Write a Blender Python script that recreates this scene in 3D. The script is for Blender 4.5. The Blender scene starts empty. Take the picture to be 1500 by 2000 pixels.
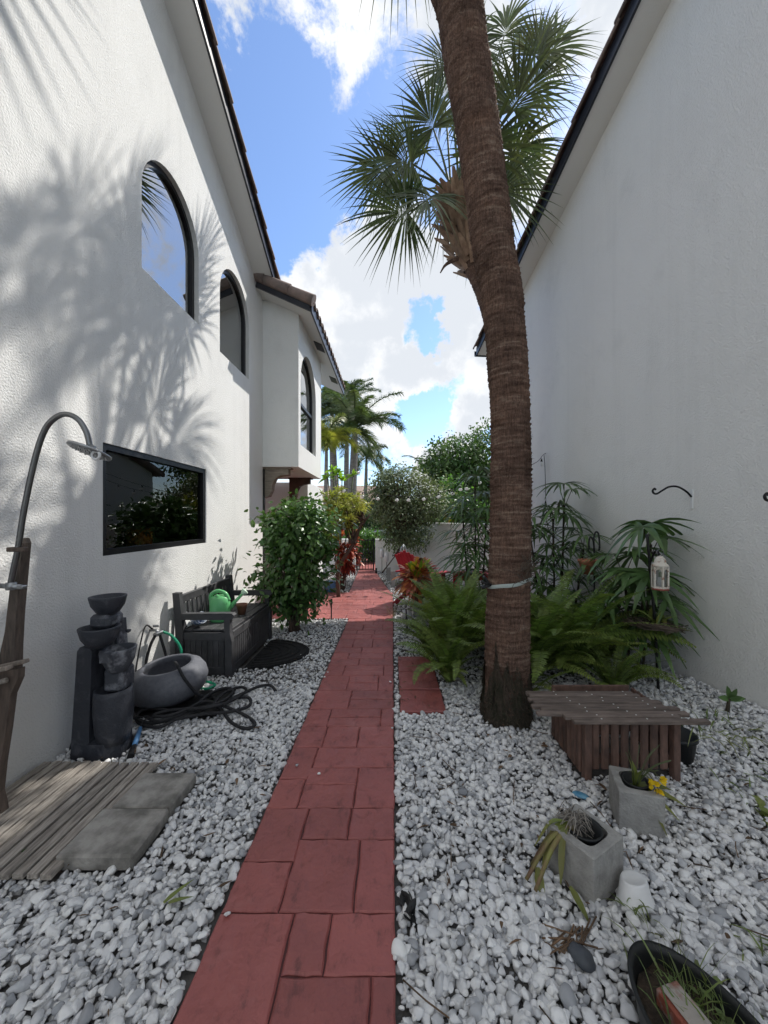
import bpy, math, random
import numpy as np
from mathutils import Vector, Matrix
from mathutils.geometry import tessellate_polygon
R = math.radians
rng = np.random.default_rng(7)
random.seed(7)
S = bpy.context.scene
COL = S.collection

# ------------------------------------------------------------------ camera
cam_d = bpy.data.cameras.new('camera'); cam = bpy.data.objects.new('camera', cam_d); COL.objects.link(cam)
cam.location = (0, 0, 1.45); cam.rotation_euler = (R(90), 0, 0)
cam_d.sensor_fit = 'HORIZONTAL'; cam_d.sensor_width = 36; cam_d.lens = 36 * 740 / 1500
cam_d.shift_x = -16 / 1500 * 1.0; cam_d.shift_y = 13 / 1500
cam_d.clip_start = .05; cam_d.clip_end = 3000
S.camera = cam
S.render.resolution_x, S.render.resolution_y = 768, 1024

# ------------------------------------------------------------------ light
SUN = Vector((.56, .55, .89)).normalized()
sd = bpy.data.lights.new('sun', 'SUN'); sd.energy = 2.2; sd.angle = R(.55); sd.color = (1, .965, .9)
so = bpy.data.objects.new('sun', sd); COL.objects.link(so)
so.rotation_euler = SUN.to_track_quat('Z', 'Y').to_euler()
S.view_settings.view_transform = 'Standard'; S.view_settings.look = 'None'
S.view_settings.exposure = 1.16; S.view_settings.gamma = 1
S.cycles.max_bounces = 8; S.cycles.diffuse_bounces = 5; S.cycles.glossy_bounces = 4
S.cycles.transparent_max_bounces = 8; S.cycles.caustics_reflective = False; S.cycles.caustics_refractive = False
S.cycles.sample_clamp_indirect = 6
S.cycles.use_denoising = True

def node(nt, typ, **kw):
    n = nt.nodes.new(typ)
    for k, v in kw.items():
        if k.startswith('_'): n.inputs[int(k[1:])].default_value = v
        else: setattr(n, k, v)
    return n

def make_world():
    w = bpy.data.worlds.new('World'); S.world = w; w.use_nodes = True
    nt = w.node_tree; nt.nodes.clear(); L = nt.links.new
    out = node(nt, 'ShaderNodeOutputWorld'); bg = node(nt, 'ShaderNodeBackground'); bg.inputs[1].default_value = .15
    sky = node(nt, 'ShaderNodeTexSky', sky_type='NISHITA', sun_disc=False, sun_elevation=math.asin(SUN.z),
               sun_rotation=math.atan2(SUN.x, SUN.y), altitude=0, air_density=1.0, dust_density=.35, ozone_density=3.0)
    tc = node(nt, 'ShaderNodeTexCoord')
    def math_(op, a, b=None, clamp=False):
        m = node(nt, 'ShaderNodeMath', operation=op, use_clamp=clamp)
        for i, v in enumerate((a, b)):
            if v is None: continue
            if isinstance(v, (int, float)): m.inputs[i].default_value = v
            else: L(v, m.inputs[i])
        return m.outputs[0]
    # clouds: soft masses standing in given directions of the sky, broken up by fractal noise
    nz = node(nt, 'ShaderNodeTexNoise'); nz.inputs['Scale'].default_value = 7.5; nz.inputs['Detail'].default_value = 11
    nz.inputs['Roughness'].default_value = .66; nz.inputs['Distortion'].default_value = .15
    L(tc.outputs['Generated'], nz.inputs['Vector'])
    tot = math_('MULTIPLY', math_('SUBTRACT', nz.outputs['Fac'], .5), 2.5)
    # (dx, dz) slopes of the direction per metre forward, inner and outer angular radius, weight
    masses = [(-.13, .60, 3, 11, .40), (.06, .64, 3, 10.5, .46), (.20, .44, 3, 11, .44), (-.06, .42, 3, 10, .40), (-.20, .50, 2, 8, .34),
              (.06, .50, .2, 4.4, -.85), (.05, .37, 1, 5.5, .5), (.30, .33, 2, 7, .30), (.23, .23, 2, 7, .36), (.02, .18, 2, 8, .36), (.14, .12, 2, 8, .34),
              (-.33, .17, 3, 12, .34),
              (.04, 1.35, 3, 11, .16), (-.36, 1.33, 1, 7, .15), (.34, 1.1, 4, 13, .12), (.8, 1.0, 6, 22, .16),
              (-.42, .95, 5, 13, -.5), (.09, .265, .5, 6, -.5), (-.15, .88, 1, 5, -.2),
              (6, 2.2, 8, 24, .5), (3.2, 1.4, 6, 20, .5), (5, .5, 8, 20, .4), (-1.2, 5, 10, 40, .3), (1.5, 4, 10, 35, .2)]
    wn = node(nt, 'ShaderNodeTexNoise'); wn.inputs['Scale'].default_value = 11; wn.inputs['Detail'].default_value = 6; wn.inputs['Roughness'].default_value = .6; L(tc.outputs['Generated'], wn.inputs['Vector'])
    w1 = node(nt, 'ShaderNodeVectorMath', operation='SUBTRACT'); L(wn.outputs['Color'], w1.inputs[0]); w1.inputs[1].default_value = (.5, .5, .5)
    w2 = node(nt, 'ShaderNodeVectorMath', operation='MULTIPLY_ADD'); L(w1.outputs[0], w2.inputs[0]); w2.inputs[1].default_value = (.20, .20, .20); L(tc.outputs['Generated'], w2.inputs[2])
    w3 = node(nt, 'ShaderNodeVectorMath', operation='NORMALIZE'); L(w2.outputs[0], w3.inputs[0])
    dirs = [(Vector((dx, 1, dz)).normalized(), ri, ro, wt) for dx, dz, ri, ro, wt in masses] + [(Vector(v).normalized(), 14, 45, .34) for v in ((-.3, -1, .8), (1, -1, .7), (-1, -.6, .9), (.2, -.2, 1))]  # wide unseen clouds behind and overhead, added to whiten the ambient light
    for d, ri, ro, wt in dirs:
        dp = node(nt, 'ShaderNodeVectorMath', operation='DOT_PRODUCT'); L(w3.outputs[0], dp.inputs[0]); dp.inputs[1].default_value = d
        mr = node(nt, 'ShaderNodeMapRange', interpolation_type='SMOOTHSTEP'); L(dp.outputs['Value'], mr.inputs['Value'])
        mr.inputs['From Min'].default_value = math.cos(R(ro)); mr.inputs['From Max'].default_value = math.cos(R(ri))
        mr.inputs['To Min'].default_value = 0; mr.inputs['To Max'].default_value = wt
        tot = math_('ADD', tot, mr.outputs[0])
    mk = node(nt, 'ShaderNodeMapRange', interpolation_type='SMOOTHSTEP'); L(tot, mk.inputs['Value'])
    mk.inputs['From Min'].default_value = .08; mk.inputs['From Max'].default_value = .46
    # shading of the cloud body
    mp = node(nt, 'ShaderNodeMapping'); L(tc.outputs['Generated'], mp.inputs['Vector']); mp.inputs['Location'].default_value = (-.03, -.02, -.05)
    n2 = node(nt, 'ShaderNodeTexNoise'); n2.inputs['Scale'].default_value = 5.5; n2.inputs['Detail'].default_value = 9; n2.inputs['Roughness'].default_value = .55
    L(mp.outputs[0], n2.inputs['Vector'])
    thick = math_('ADD', math_('MULTIPLY', tot, .28), math_('MULTIPLY', n2.outputs['Fac'], 1.6))
    cr = node(nt, 'ShaderNodeMapRange', interpolation_type='SMOOTHSTEP'); L(thick, cr.inputs['Value'])
    cr.inputs['From Min'].default_value = .70; cr.inputs['From Max'].default_value = 1.05
    cc = node(nt, 'ShaderNodeMix', data_type='RGBA'); L(cr.outputs[0], cc.inputs[0])
    cc.inputs[6].default_value = (3.4, 3.42, 3.45, 1); cc.inputs[7].default_value = (2.4, 2.53, 2.72, 1)
    mix = node(nt, 'ShaderNodeMix', data_type='RGBA'); L(mk.outputs[0], mix.inputs[0]); tone = node(nt, 'ShaderNodeMix', data_type='RGBA', blend_type='MULTIPLY'); tone.inputs[0].default_value = 1; L(sky.outputs[0], tone.inputs[6]); tone.inputs[7].default_value = (.66, .685, .73, 1); L(tone.outputs[2], mix.inputs[6]); L(cc.outputs[2], mix.inputs[7])
    L(mix.outputs[2], bg.inputs[0]); L(bg.outputs[0], out.inputs[0])
make_world()

# ------------------------------------------------------------------ materials
def pm(name, c1, c2=None, scale=6, rough=.6, bump=None, island=0, metal=0, spec=.4, trans=0, ramp=None, detail=4, contrast=(.35, .65), stretch=None, bump2=None, coat=0):
    m = bpy.data.materials.new(name); m.use_nodes = True
    nt = m.node_tree; L = nt.links.new; b = nt.nodes['Principled BSDF']; out = nt.nodes['Material Output']
    b.inputs['Roughness'].default_value = rough; b.inputs['Metallic'].default_value = metal
    b.inputs['Specular IOR Level'].default_value = spec; b.inputs['Coat Weight'].default_value = coat
    tc = node(nt, 'ShaderNodeTexCoord'); vec = tc.outputs['Object']
    if stretch:
        mp = node(nt, 'ShaderNodeMapping'); mp.inputs['Scale'].default_value = stretch; L(vec, mp.inputs[0]); vec = mp.outputs[0]
    c1 = (*c1, 1)
    col = None
    if ramp:
        geo = node(nt, 'ShaderNodeNewGeometry'); rp = node(nt, 'ShaderNodeValToRGB'); L(geo.outputs['Random Per Island'], rp.inputs[0])
        e = rp.color_ramp.elements
        while len(e) < len(ramp): e.new(.5)
        for el, (p, c) in zip(e, ramp): el.position = p; el.color = (*c, 1)
        col = rp.outputs[0]
    if c2 is not None:
        nz = node(nt, 'ShaderNodeTexNoise'); nz.inputs['Scale'].default_value = scale; nz.inputs['Detail'].default_value = detail; nz.inputs['Roughness'].default_value = .6
        L(vec, nz.inputs['Vector'])
        mr = node(nt, 'ShaderNodeMapRange'); L(nz.outputs['Fac'], mr.inputs[0]); mr.inputs[1].default_value = contrast[0]; mr.inputs[2].default_value = contrast[1]
        mx = node(nt, 'ShaderNodeMix', data_type='RGBA'); L(mr.outputs[0], mx.inputs[0])
        if col is not None: L(col, mx.inputs[6])
        else: mx.inputs[6].default_value = c1
        mx.inputs[7].default_value = (*c2, 1); col = mx.outputs[2]
    if island:
        geo = node(nt, 'ShaderNodeNewGeometry'); mr = node(nt, 'ShaderNodeMapRange'); L(geo.outputs['Random Per Island'], mr.inputs[0])
        mr.inputs[3].default_value = 1 - island; mr.inputs[4].default_value = 1 + island
        vm = node(nt, 'ShaderNodeMix', data_type='RGBA', blend_type='MULTIPLY'); vm.inputs[0].default_value = 1
        if col is not None: L(col, vm.inputs[6])
        else: vm.inputs[6].default_value = c1
        L(mr.outputs[0], vm.inputs[7]); col = vm.outputs[2]
    if col is not None: L(col, b.inputs['Base Color'])
    else: b.inputs['Base Color'].default_value = c1
    prev = None
    for bp in (bump, bump2):
        if not bp: continue
        nb = node(nt, 'ShaderNodeTexNoise'); nb.inputs['Scale'].default_value = bp[0]; nb.inputs['Detail'].default_value = bp[3] if len(bp) > 3 else 5
        L(vec, nb.inputs['Vector'])
        bn = node(nt, 'ShaderNodeBump'); bn.inputs['Strength'].default_value = bp[1]; bn.inputs['Distance'].default_value = bp[2]
        L(nb.outputs['Fac'], bn.inputs['Height'])
        if prev: L(prev, bn.inputs['Normal'])
        prev = bn.outputs[0]
    if prev: L(prev, b.inputs['Normal'])
    if trans:
        t = node(nt, 'ShaderNodeBsdfTranslucent'); ms = node(nt, 'ShaderNodeMixShader'); ms.inputs[0].default_value = trans
        if col is not None:
            h = node(nt, 'ShaderNodeMix', data_type='RGBA', blend_type='MULTIPLY'); h.inputs[0].default_value = 1; L(col, h.inputs[6]); h.inputs[7].default_value = (1.5, 1.6, .8, 1)
            L(h.outputs[2], t.inputs[0])
        else: t.inputs[0].default_value = c1
        L(b.outputs[0], ms.inputs[1]); L(t.outputs[0], ms.inputs[2]); L(ms.outputs[0], out.inputs[0])
    return m

M = {}
M['stucco'] = pm('white_stucco', (.85, .845, .825), (.79, .785, .765), 1.3, .85, (85, .7, .010, 3), spec=.2, bump2=(210, .5, .004, 2), contrast=(.3, .8))
M['stucco_fine'] = pm('white_stucco_fine', (.85, .845, .825), (.80, .795, .775), .7, .85, (75, .85, .010, 3), spec=.2, contrast=(.3, .8))
M['soffit'] = pm('soffit_white', (.74, .73, .70), None, rough=.8, bump=(60, .3, .005))
M['navy'] = pm('dark_fascia_paint', (.016, .018, .026), (.03, .032, .04), 5, .35, (25, .2, .003))
M['tile'] = pm('clay_roof_tile', (.30, .22, .19), (.18, .145, .13), 7, .8, (40, .4, .006), island=.2)
M['frame'] = pm('bronze_window_frame', (.012, .012, .014), None, rough=.4)
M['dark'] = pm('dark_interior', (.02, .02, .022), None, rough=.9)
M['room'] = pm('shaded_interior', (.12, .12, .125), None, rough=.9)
M['corbel'] = pm('pale_corbel_wood', (.32, .27, .22), (.2, .16, .13), 5, .8, (20, .5, .01), stretch=(1, 1, 6))  # paler wood tone for the near corbel
M['brownwood'] = pm('dark_brown_wood', (.10, .05, .035), (.06, .03, .022), 5, .7, (20, .4, .005))
def streaks(m, amt=.86, st=(2.2, 2.2, .12), lo=.52, hi=.78):
    # rain streaks and old patches in the paint
    nt = m.node_tree; L = nt.links.new; b = nt.nodes['Principled BSDF']; src = b.inputs['Base Color'].links[0].from_socket; tc = node(nt, 'ShaderNodeTexCoord')
    for s_, l, h, a in ((st, lo, hi, amt), ((.9, .9, .7), .55, .66, .955)):
        mp = node(nt, 'ShaderNodeMapping'); mp.inputs['Scale'].default_value = s_; L(tc.outputs['Object'], mp.inputs[0]); nz = node(nt, 'ShaderNodeTexNoise'); nz.inputs['Scale'].default_value = 2.4; nz.inputs['Detail'].default_value = 8; nz.inputs['Roughness'].default_value = .65; L(mp.outputs[0], nz.inputs['Vector'])
        mr = node(nt, 'ShaderNodeMapRange'); L(nz.outputs[0], mr.inputs[0]); mr.inputs[1].default_value = l; mr.inputs[2].default_value = h; mr.inputs[3].default_value = 1; mr.inputs[4].default_value = a
        mx = node(nt, 'ShaderNodeMix', data_type='RGBA', blend_type='MULTIPLY'); mx.inputs[0].default_value = 1; L(src, mx.inputs[6]); L(mr.outputs[0], mx.inputs[7]); src = mx.outputs[2]
    L(src, b.inputs['Base Color'])
streaks(M['stucco_fine'], .945); streaks(M['stucco'], .92)
def glass(name, tint, ior_f=.12, gl=.95):
    m = bpy.data.materials.new(name); m.use_nodes = True; nt = m.node_tree; L = nt.links.new; nt.nodes.clear()
    out = node(nt, 'ShaderNodeOutputMaterial'); g = node(nt, 'ShaderNodeBsdfGlossy'); g.inputs['Roughness'].default_value = .004; g.inputs[0].default_value = (gl * .97, gl * .99, gl, 1)
    t = node(nt, 'ShaderNodeBsdfTransparent'); t.inputs[0].default_value = (*tint, 1)
    lw = node(nt, 'ShaderNodeFresnel'); lw.inputs[0].default_value = 1.6
    mr = node(nt, 'ShaderNodeMapRange'); L(lw.outputs[0], mr.inputs[0]); mr.inputs[3].default_value = ior_f; mr.inputs[4].default_value = 1
    nb = node(nt, 'ShaderNodeTexNoise'); nb.inputs['Scale'].default_value = 1.6; nb.inputs['Detail'].default_value = 1
    tc = node(nt, 'ShaderNodeTexCoord'); L(tc.outputs['Object'], nb.inputs['Vector'])
    bn = node(nt, 'ShaderNodeBump'); bn.inputs['Strength'].default_value = .05; bn.inputs['Distance'].default_value = .03; L(nb.outputs[0], bn.inputs['Height']); L(bn.outputs[0], g.inputs['Normal'])
    mx = node(nt, 'ShaderNodeMixShader'); L(mr.outputs[0], mx.inputs[0]); L(t.outputs[0], mx.inputs[1]); L(g.outputs[0], mx.inputs[2]); L(mx.outputs[0], out.inputs[0])
    return m
M['glass_up'] = glass('reflective_window_glass', (.45, .5, .52), .32)
M['glass_low'] = glass('window_glass', (.74, .76, .78), .03, .55)
M['clearglass'] = glass('clear_lantern_glass', (.9, .92, .92), .08)

# ------------------------------------------------------------------ mesh building
def rotm(rx=0, ry=0, rz=0):
    return np.array(Matrix.Rotation(rz, 3, 'Z') @ Matrix.Rotation(ry, 3, 'Y') @ Matrix.Rotation(rx, 3, 'X'))

class MB:
    def __init__(s): s.V = []; s.F = []; s.n = 0
    def add(s, V, F, smooth=False):
        V = np.asarray(V, float).reshape(-1, 3)
        if isinstance(F, np.ndarray):
            if F.size: s.F.append((F + s.n, smooth))
        else:
            by = {}
            for f in F: by.setdefault(len(f), []).append(f)
            for k, fs in by.items(): s.F.append((np.array(fs, int) + s.n, smooth))
        s.V.append(V); s.n += len(V); return s
    def box(s, c, size, rz=0, rx=0, ry=0, bev=0):
        hx, hy, hz = [d / 2 for d in size]
        if bev:
            b = min(bev, hx * .9, hy * .9, hz * .9); V = []; 
            for sx in (-1, 1):
                for sy in (-1, 1):
                    for sz in (-1, 1):
                        V += [(sx * (hx - b), sy * (hy - b), sz * hz), (sx * (hx - b), sy * hy, sz * (hz - b)), (sx * hx, sy * (hy - b), sz * (hz - b))]
            idx = lambda a, b_, c_, k: ((a > 0) * 4 + (b_ > 0) * 2 + (c_ > 0)) * 3 + k
            F = []
            for sz in (-1, 1):
                q = [idx(-1, -1, sz, 0), idx(1, -1, sz, 0), idx(1, 1, sz, 0), idx(-1, 1, sz, 0)]; F.append(q if sz > 0 else q[::-1])
            for sy in (-1, 1):
                q = [idx(-1, sy, -1, 1), idx(1, sy, -1, 1), idx(1, sy, 1, 1), idx(-1, sy, 1, 1)]; F.append(q if sy < 0 else q[::-1])
            for sx in (-1, 1):
                q = [idx(sx, -1, -1, 2), idx(sx, 1, -1, 2), idx(sx, 1, 1, 2), idx(sx, -1, 1, 2)]; F.append(q if sx > 0 else q[::-1])
            for a in (-1, 1):
                for e in (-1, 1):
                    q = [idx(-1, a, e, 0), idx(1, a, e, 0), idx(1, a, e, 1), idx(-1, a, e, 1)]; F.append(q if a * e < 0 else q[::-1])
                    q = [idx(a, -1, e, 0), idx(a, 1, e, 0), idx(a, 1, e, 2), idx(a, -1, e, 2)]; F.append(q if a * e > 0 else q[::-1])
                    q = [idx(a, e, -1, 1), idx(a, e, 1, 1), idx(a, e, 1, 2), idx(a, e, -1, 2)]; F.append(q if a * e < 0 else q[::-1])
                    for d in (-1, 1):
                        q = [idx(a, e, d, 0), idx(a, e, d, 1), idx(a, e, d, 2)]; F.append(q if a * e * d < 0 else q[::-1])
            V = np.array(V)
        else:
            V = np.array([(x, y, z) for x in (-hx, hx) for y in (-hy, hy) for z in (-hz, hz)])
            F = [(0, 1, 3, 2), (4, 6, 7, 5), (0, 4, 5, 1), (2, 3, 7, 6), (0, 2, 6, 4), (1, 5, 7, 3)]
        V = V @ rotm(rx, ry, rz).T + np.array(c)
        return s.add(V, F)
    def bar(s, a, b, w, h, up=(0, 0, 1), bev=0):
        a, b = Vector(a), Vector(b); d = b - a; L = d.length; d.normalize(); u = Vector(up)
        x = d.cross(u)
        if x.length < 1e-4: x = d.cross(Vector((1, 0, 0)))
        x.normalize(); z = x.cross(d)
        t = MB().box((0, 0, 0), (w, L, h), bev=bev); mtx = np.array([x, d, z]).T
        for f, sm in t.F: pass
        V = t.V[0] @ mtx.T + np.array((a + b) / 2)
        base = s.n; s.V.append(V); s.n += len(V)
        for f, sm in t.F: s.F.append((f + base, sm))
        return s
    def tube(s, P, r, n=8, caps=True, smooth=True, closed=False):
        P = np.asarray(P, float); k = len(P); r = np.broadcast_to(np.asarray(r, float), (k,))
        T = np.gradient(P, axis=0)
        if closed: T = np.roll(P, -1, 0) - np.roll(P, 1, 0)
        T /= np.linalg.norm(T, axis=1)[:, None] + 1e-9
        ref = np.array((0, 0, 1.)) if abs(T[0][2]) < .9 else np.array((1., 0, 0))
        x = np.cross(T[0], ref); x /= np.linalg.norm(x); X = []
        for i in range(k):
            x = x - T[i] * (x @ T[i]); x /= np.linalg.norm(x) + 1e-9; X.append(x)
        X = np.array(X); Y = np.cross(T, X)
        a = np.arange(n) * 2 * math.pi / n
        V = P[:, None, :] + r[:, None, None] * (np.cos(a)[None, :, None] * X[:, None, :] + np.sin(a)[None, :, None] * Y[:, None, :])
        kk = k if closed else k - 1
        i = np.arange(kk)[:, None]; j = np.arange(n)[None, :]; i2 = (i + 1) % k; j2 = (j + 1) % n
        F = np.stack([i * n + j, i * n + j2, i2 * n + j2, i2 * n + j], -1).reshape(-1, 4)
        base = s.n; s.add(V.reshape(-1, 3), F, smooth)
        if caps and not closed:
            s.F.append((np.array([list(range(n))[::-1]]) + base, False)); s.F.append((np.array([list(range(n))]) + base + (k - 1) * n, False))
        return s
    def lathe(s, prof, c=(0, 0, 0), n=24, sx=1, sy=1, smooth=True, rot=None, cap=True):
        P = np.array(prof, float); k = len(P); a = np.arange(n) * 2 * math.pi / n
        V = np.stack([P[:, 0, None] * np.cos(a) * sx, P[:, 0, None] * np.sin(a) * sy, np.broadcast_to(P[:, 1, None], (k, n))], -1).reshape(-1, 3)
        if rot is not None: V = V @ rot.T
        V = V + np.array(c)
        i = np.arange(k - 1)[:, None]; j = np.arange(n)[None, :]; j2 = (j + 1) % n
        F = np.stack([i * n + j, i * n + j2, (i + 1) * n + j2, (i + 1) * n + j], -1).reshape(-1, 4)
        base = s.n; s.add(V, F, smooth)
        if cap:
            if P[0, 0] > 1e-4: s.F.append((np.array([list(range(n))[::-1]]) + base, False))
            if P[-1, 0] > 1e-4: s.F.append((np.array([list(range(n))]) + base + (k - 1) * n, False))
        return s
    def prism(s, poly, fn, t0, t1):
        """poly 2-D outline, fn(u, v, t) -> xyz; extruded from t0 to t1"""
        n = len(poly); V = [fn(u, v, t0) for u, v in poly] + [fn(u, v, t1) for u, v in poly]
        F = [(i, (i + 1) % n, n + (i + 1) % n, n + i) for i in range(n)]
        tr = tessellate_polygon([[Vector((u, v, 0)) for u, v in poly]])
        F += [tuple(t) for t in tr] + [tuple(n + q for q in t[::-1]) for t in tr]
        return s.add(V, F)
    def blades(s, pos, d, nrm, L, W, prof=(.5, 1, .7, .04), droop=0, fold=.15, smooth=True, grav=(0, 0, -1)):
        pos, d, nrm = [np.asarray(q, float).reshape(-1, 3) for q in (pos, d, nrm)]
        N = len(pos); L = np.broadcast_to(np.asarray(L, float), (N,)); W = np.broadcast_to(np.asarray(W, float), (N,)); droop = np.broadcast_to(np.asarray(droop, float), (N,))
        d = d / (np.linalg.norm(d, axis=1)[:, None] + 1e-9); sd_ = np.cross(d, nrm); sd_ /= np.linalg.norm(sd_, axis=1)[:, None] + 1e-9
        nn = np.cross(sd_, d); K = len(prof); t = np.linspace(0, 1, K); p = np.array(prof)
        cen = pos[:, None] + d[:, None] * (L[:, None] * t)[:, :, None] + np.array(grav) * (L[:, None] * droop[:, None] * t ** 2)[:, :, None]
        hw = W[:, None] * p[None] / 2
        off = sd_[:, None] * hw[:, :, None]; up = nn[:, None] * (hw * fold * 2)[:, :, None]
        V = np.stack([cen - off + up, cen, cen + off + up], 2).reshape(-1, 3)
        i = np.arange(K - 1); q = []
        for a in (0, 1): q.append(np.stack([i * 3 + a, i * 3 + a + 1, i * 3 + a + 4, i * 3 + a + 3], -1))
        q = np.concatenate(q); F = (q[None] + (np.arange(N) * K * 3)[:, None, None]).reshape(-1, 4)
        return s.add(V, F, smooth)
    def build(s, name, m, parent=None, loc=None, smooth=None):
        o0 = np.array(loc if loc is not None else (parent['_o'] if parent is not None else (0, 0, 0)), float)
        me = bpy.data.meshes.new(name); V = (np.concatenate(s.V) - o0).astype(np.float32)
        me.vertices.add(len(V)); me.vertices.foreach_set('co', V.ravel())
        tot = np.concatenate([np.full(len(f), f.shape[1]) for f, _ in s.F]); idx = np.concatenate([f.ravel() for f, _ in s.F])
        me.loops.add(len(idx)); me.loops.foreach_set('vertex_index', idx.astype(np.int32))
        me.polygons.add(len(tot)); me.polygons.foreach_set('loop_start', np.concatenate([[0], np.cumsum(tot)[:-1]]).astype(np.int32))
        sm = np.concatenate([np.full(len(f), q if smooth is None else smooth) for f, q in s.F]); me.polygons.foreach_set('use_smooth', sm)
        me.update(calc_edges=True); me.materials.append(M[m] if isinstance(m, str) else m)
        ob = bpy.data.objects.new(name, me); COL.objects.link(ob)
        if parent is not None: ob.parent = parent; ORIG[ob.name] = o0
        else: ob.location = o0; ORIG[ob.name] = o0
        ob['_o'] = [float(q) for q in o0]
        return ob
ORIG = {}
def tag(o, label, cat, group=None):
    o['label'] = label; o['category'] = cat
    if group: o['group'] = group
    return o
def thing(name, loc, label, cat, group=None):
    o = bpy.data.objects.new(name, None); COL.objects.link(o); o.location = loc; o.empty_display_size = .1
    o['_o'] = [float(q) for q in loc]
    return tag(o, label, cat, group)
def structure(o): o['kind'] = 'structure'; return o
def stuff(o): o['kind'] = 'stuff'; return o
def dup(o, loc, label=None, rz=0, scale=1):
    c = o.copy(); COL.objects.link(c); c.location = loc; c.rotation_euler.z += rz; c.scale = (scale,) * 3
    if label: c['label'] = label
    for ch in list(o.children):
        k = ch.copy(); COL.objects.link(k); k.parent = c
        for g in ch.children: q = g.copy(); COL.objects.link(q); q.parent = k
    return c
def bez(P, n=24):
    """smooth Catmull-Rom line through points"""
    P = [np.array(p, float) for p in P]; P = [2 * P[0] - P[1]] + P + [2 * P[-1] - P[-2]]; out = []
    for i in range(1, len(P) - 2):
        for t in np.linspace(0, 1, n, endpoint=False):
            a, b, c, d = P[i - 1:i + 3]; out.append(.5 * ((2 * b) + (c - a) * t + (2 * a - 5 * b + 4 * c - d) * t * t + (3 * b - a - 3 * c + d) * t ** 3))
    out.append(P[-2]); return np.array(out)
def unit(v): return v / (np.linalg.norm(v, axis=-1, keepdims=True) + 1e-9)
def rvec(n): return unit(rng.normal(size=(n, 3)))
# ================================================================== GROUND, PATH
M['soil'] = pm('bed_soil', (.15, .145, .14), (.085, .08, .075), 9, .95, (30, .6, .02))
M['asphalt'] = pm('street_asphalt', (.09, .09, .09), (.06, .06, .06), 8, .9, (60, .4, .01))
gb = MB()
gb.add([(-60, -12, 0), (60, -12, 0), (60, 13.2, 0), (-60, 13.2, 0), (60, 15, -.45), (-60, 15, -.45)], [(0, 1, 2, 3), (3, 2, 4, 5)])
structure(gb.build('ground', 'soil'))
gb = MB(); gb.add([(-900, 15, -.45), (900, 15, -.45), (900, 1800, -.45), (-900, 1800, -.45)], [(0, 1, 2, 3)])
structure(gb.build('road', 'asphalt'))

M['path'] = pm('red_stamped_concrete', (.345, .102, .092), (.265, .08, .075), 2.2, .42, (7, .8, .035, 6), island=.14, spec=.5, bump2=(55, .35, .006, 4), contrast=(.35, .75))
# dark weathering marks on the paint
def weather(m):
    nt = m.node_tree; L = nt.links.new; b = nt.nodes['Principled BSDF']; lk = b.inputs['Base Color'].links[0]; src = lk.from_socket
    tc = node(nt, 'ShaderNodeTexCoord'); mp = node(nt, 'ShaderNodeMapping'); mp.inputs['Scale'].default_value = (9, 4.5, 1); L(tc.outputs['Object'], mp.inputs[0])
    nz = node(nt, 'ShaderNodeTexNoise'); nz.inputs['Scale'].default_value = 1.6; nz.inputs['Detail'].default_value = 9; nz.inputs['Roughness'].default_value = .75; L(mp.outputs[0], nz.inputs['Vector'])
    mr = node(nt, 'ShaderNodeMapRange'); L(nz.outputs[0], mr.inputs[0]); mr.inputs[1].default_value = .54; mr.inputs[2].default_value = .70; mr.inputs[4].default_value = .75
    mx = node(nt, 'ShaderNodeMix', data_type='RGBA'); L(mr.outputs[0], mx.inputs[0]); L(src, mx.inputs[6]); mx.inputs[7].default_value = (.09, .035, .035, 1); L(mx.outputs[2], b.inputs['Base Color'])
    n3 = node(nt, 'ShaderNodeTexNoise'); n3.inputs['Scale'].default_value = 2.6; n3.inputs['Detail'].default_value = 8; n3.inputs['Roughness'].default_value = .7; L(tc.outputs['Object'], n3.inputs['Vector'])
    m3 = node(nt, 'ShaderNodeMapRange'); L(n3.outputs[0], m3.inputs[0]); m3.inputs[1].default_value = .57; m3.inputs[2].default_value = .74; m3.inputs[4].default_value = .4
    x3 = node(nt, 'ShaderNodeMix', data_type='RGBA'); L(m3.outputs[0], x3.inputs[0]); L(mx.outputs[2], x3.inputs[6]); x3.inputs[7].default_value = (.44, .21, .20, 1); L(x3.outputs[2], b.inputs['Base Color'])
    ad = node(nt, 'ShaderNodeMapRange'); L(nz.outputs[0], ad.inputs[0]); ad.inputs[3].default_value = .3; ad.inputs[4].default_value = .75; L(ad.outputs[0], b.inputs['Roughness'])
weather(M['path'])
M['grout'] = pm('path_joint', (.11, .045, .045), None, rough=.9)
pth = MB(); ZT = .03
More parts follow.
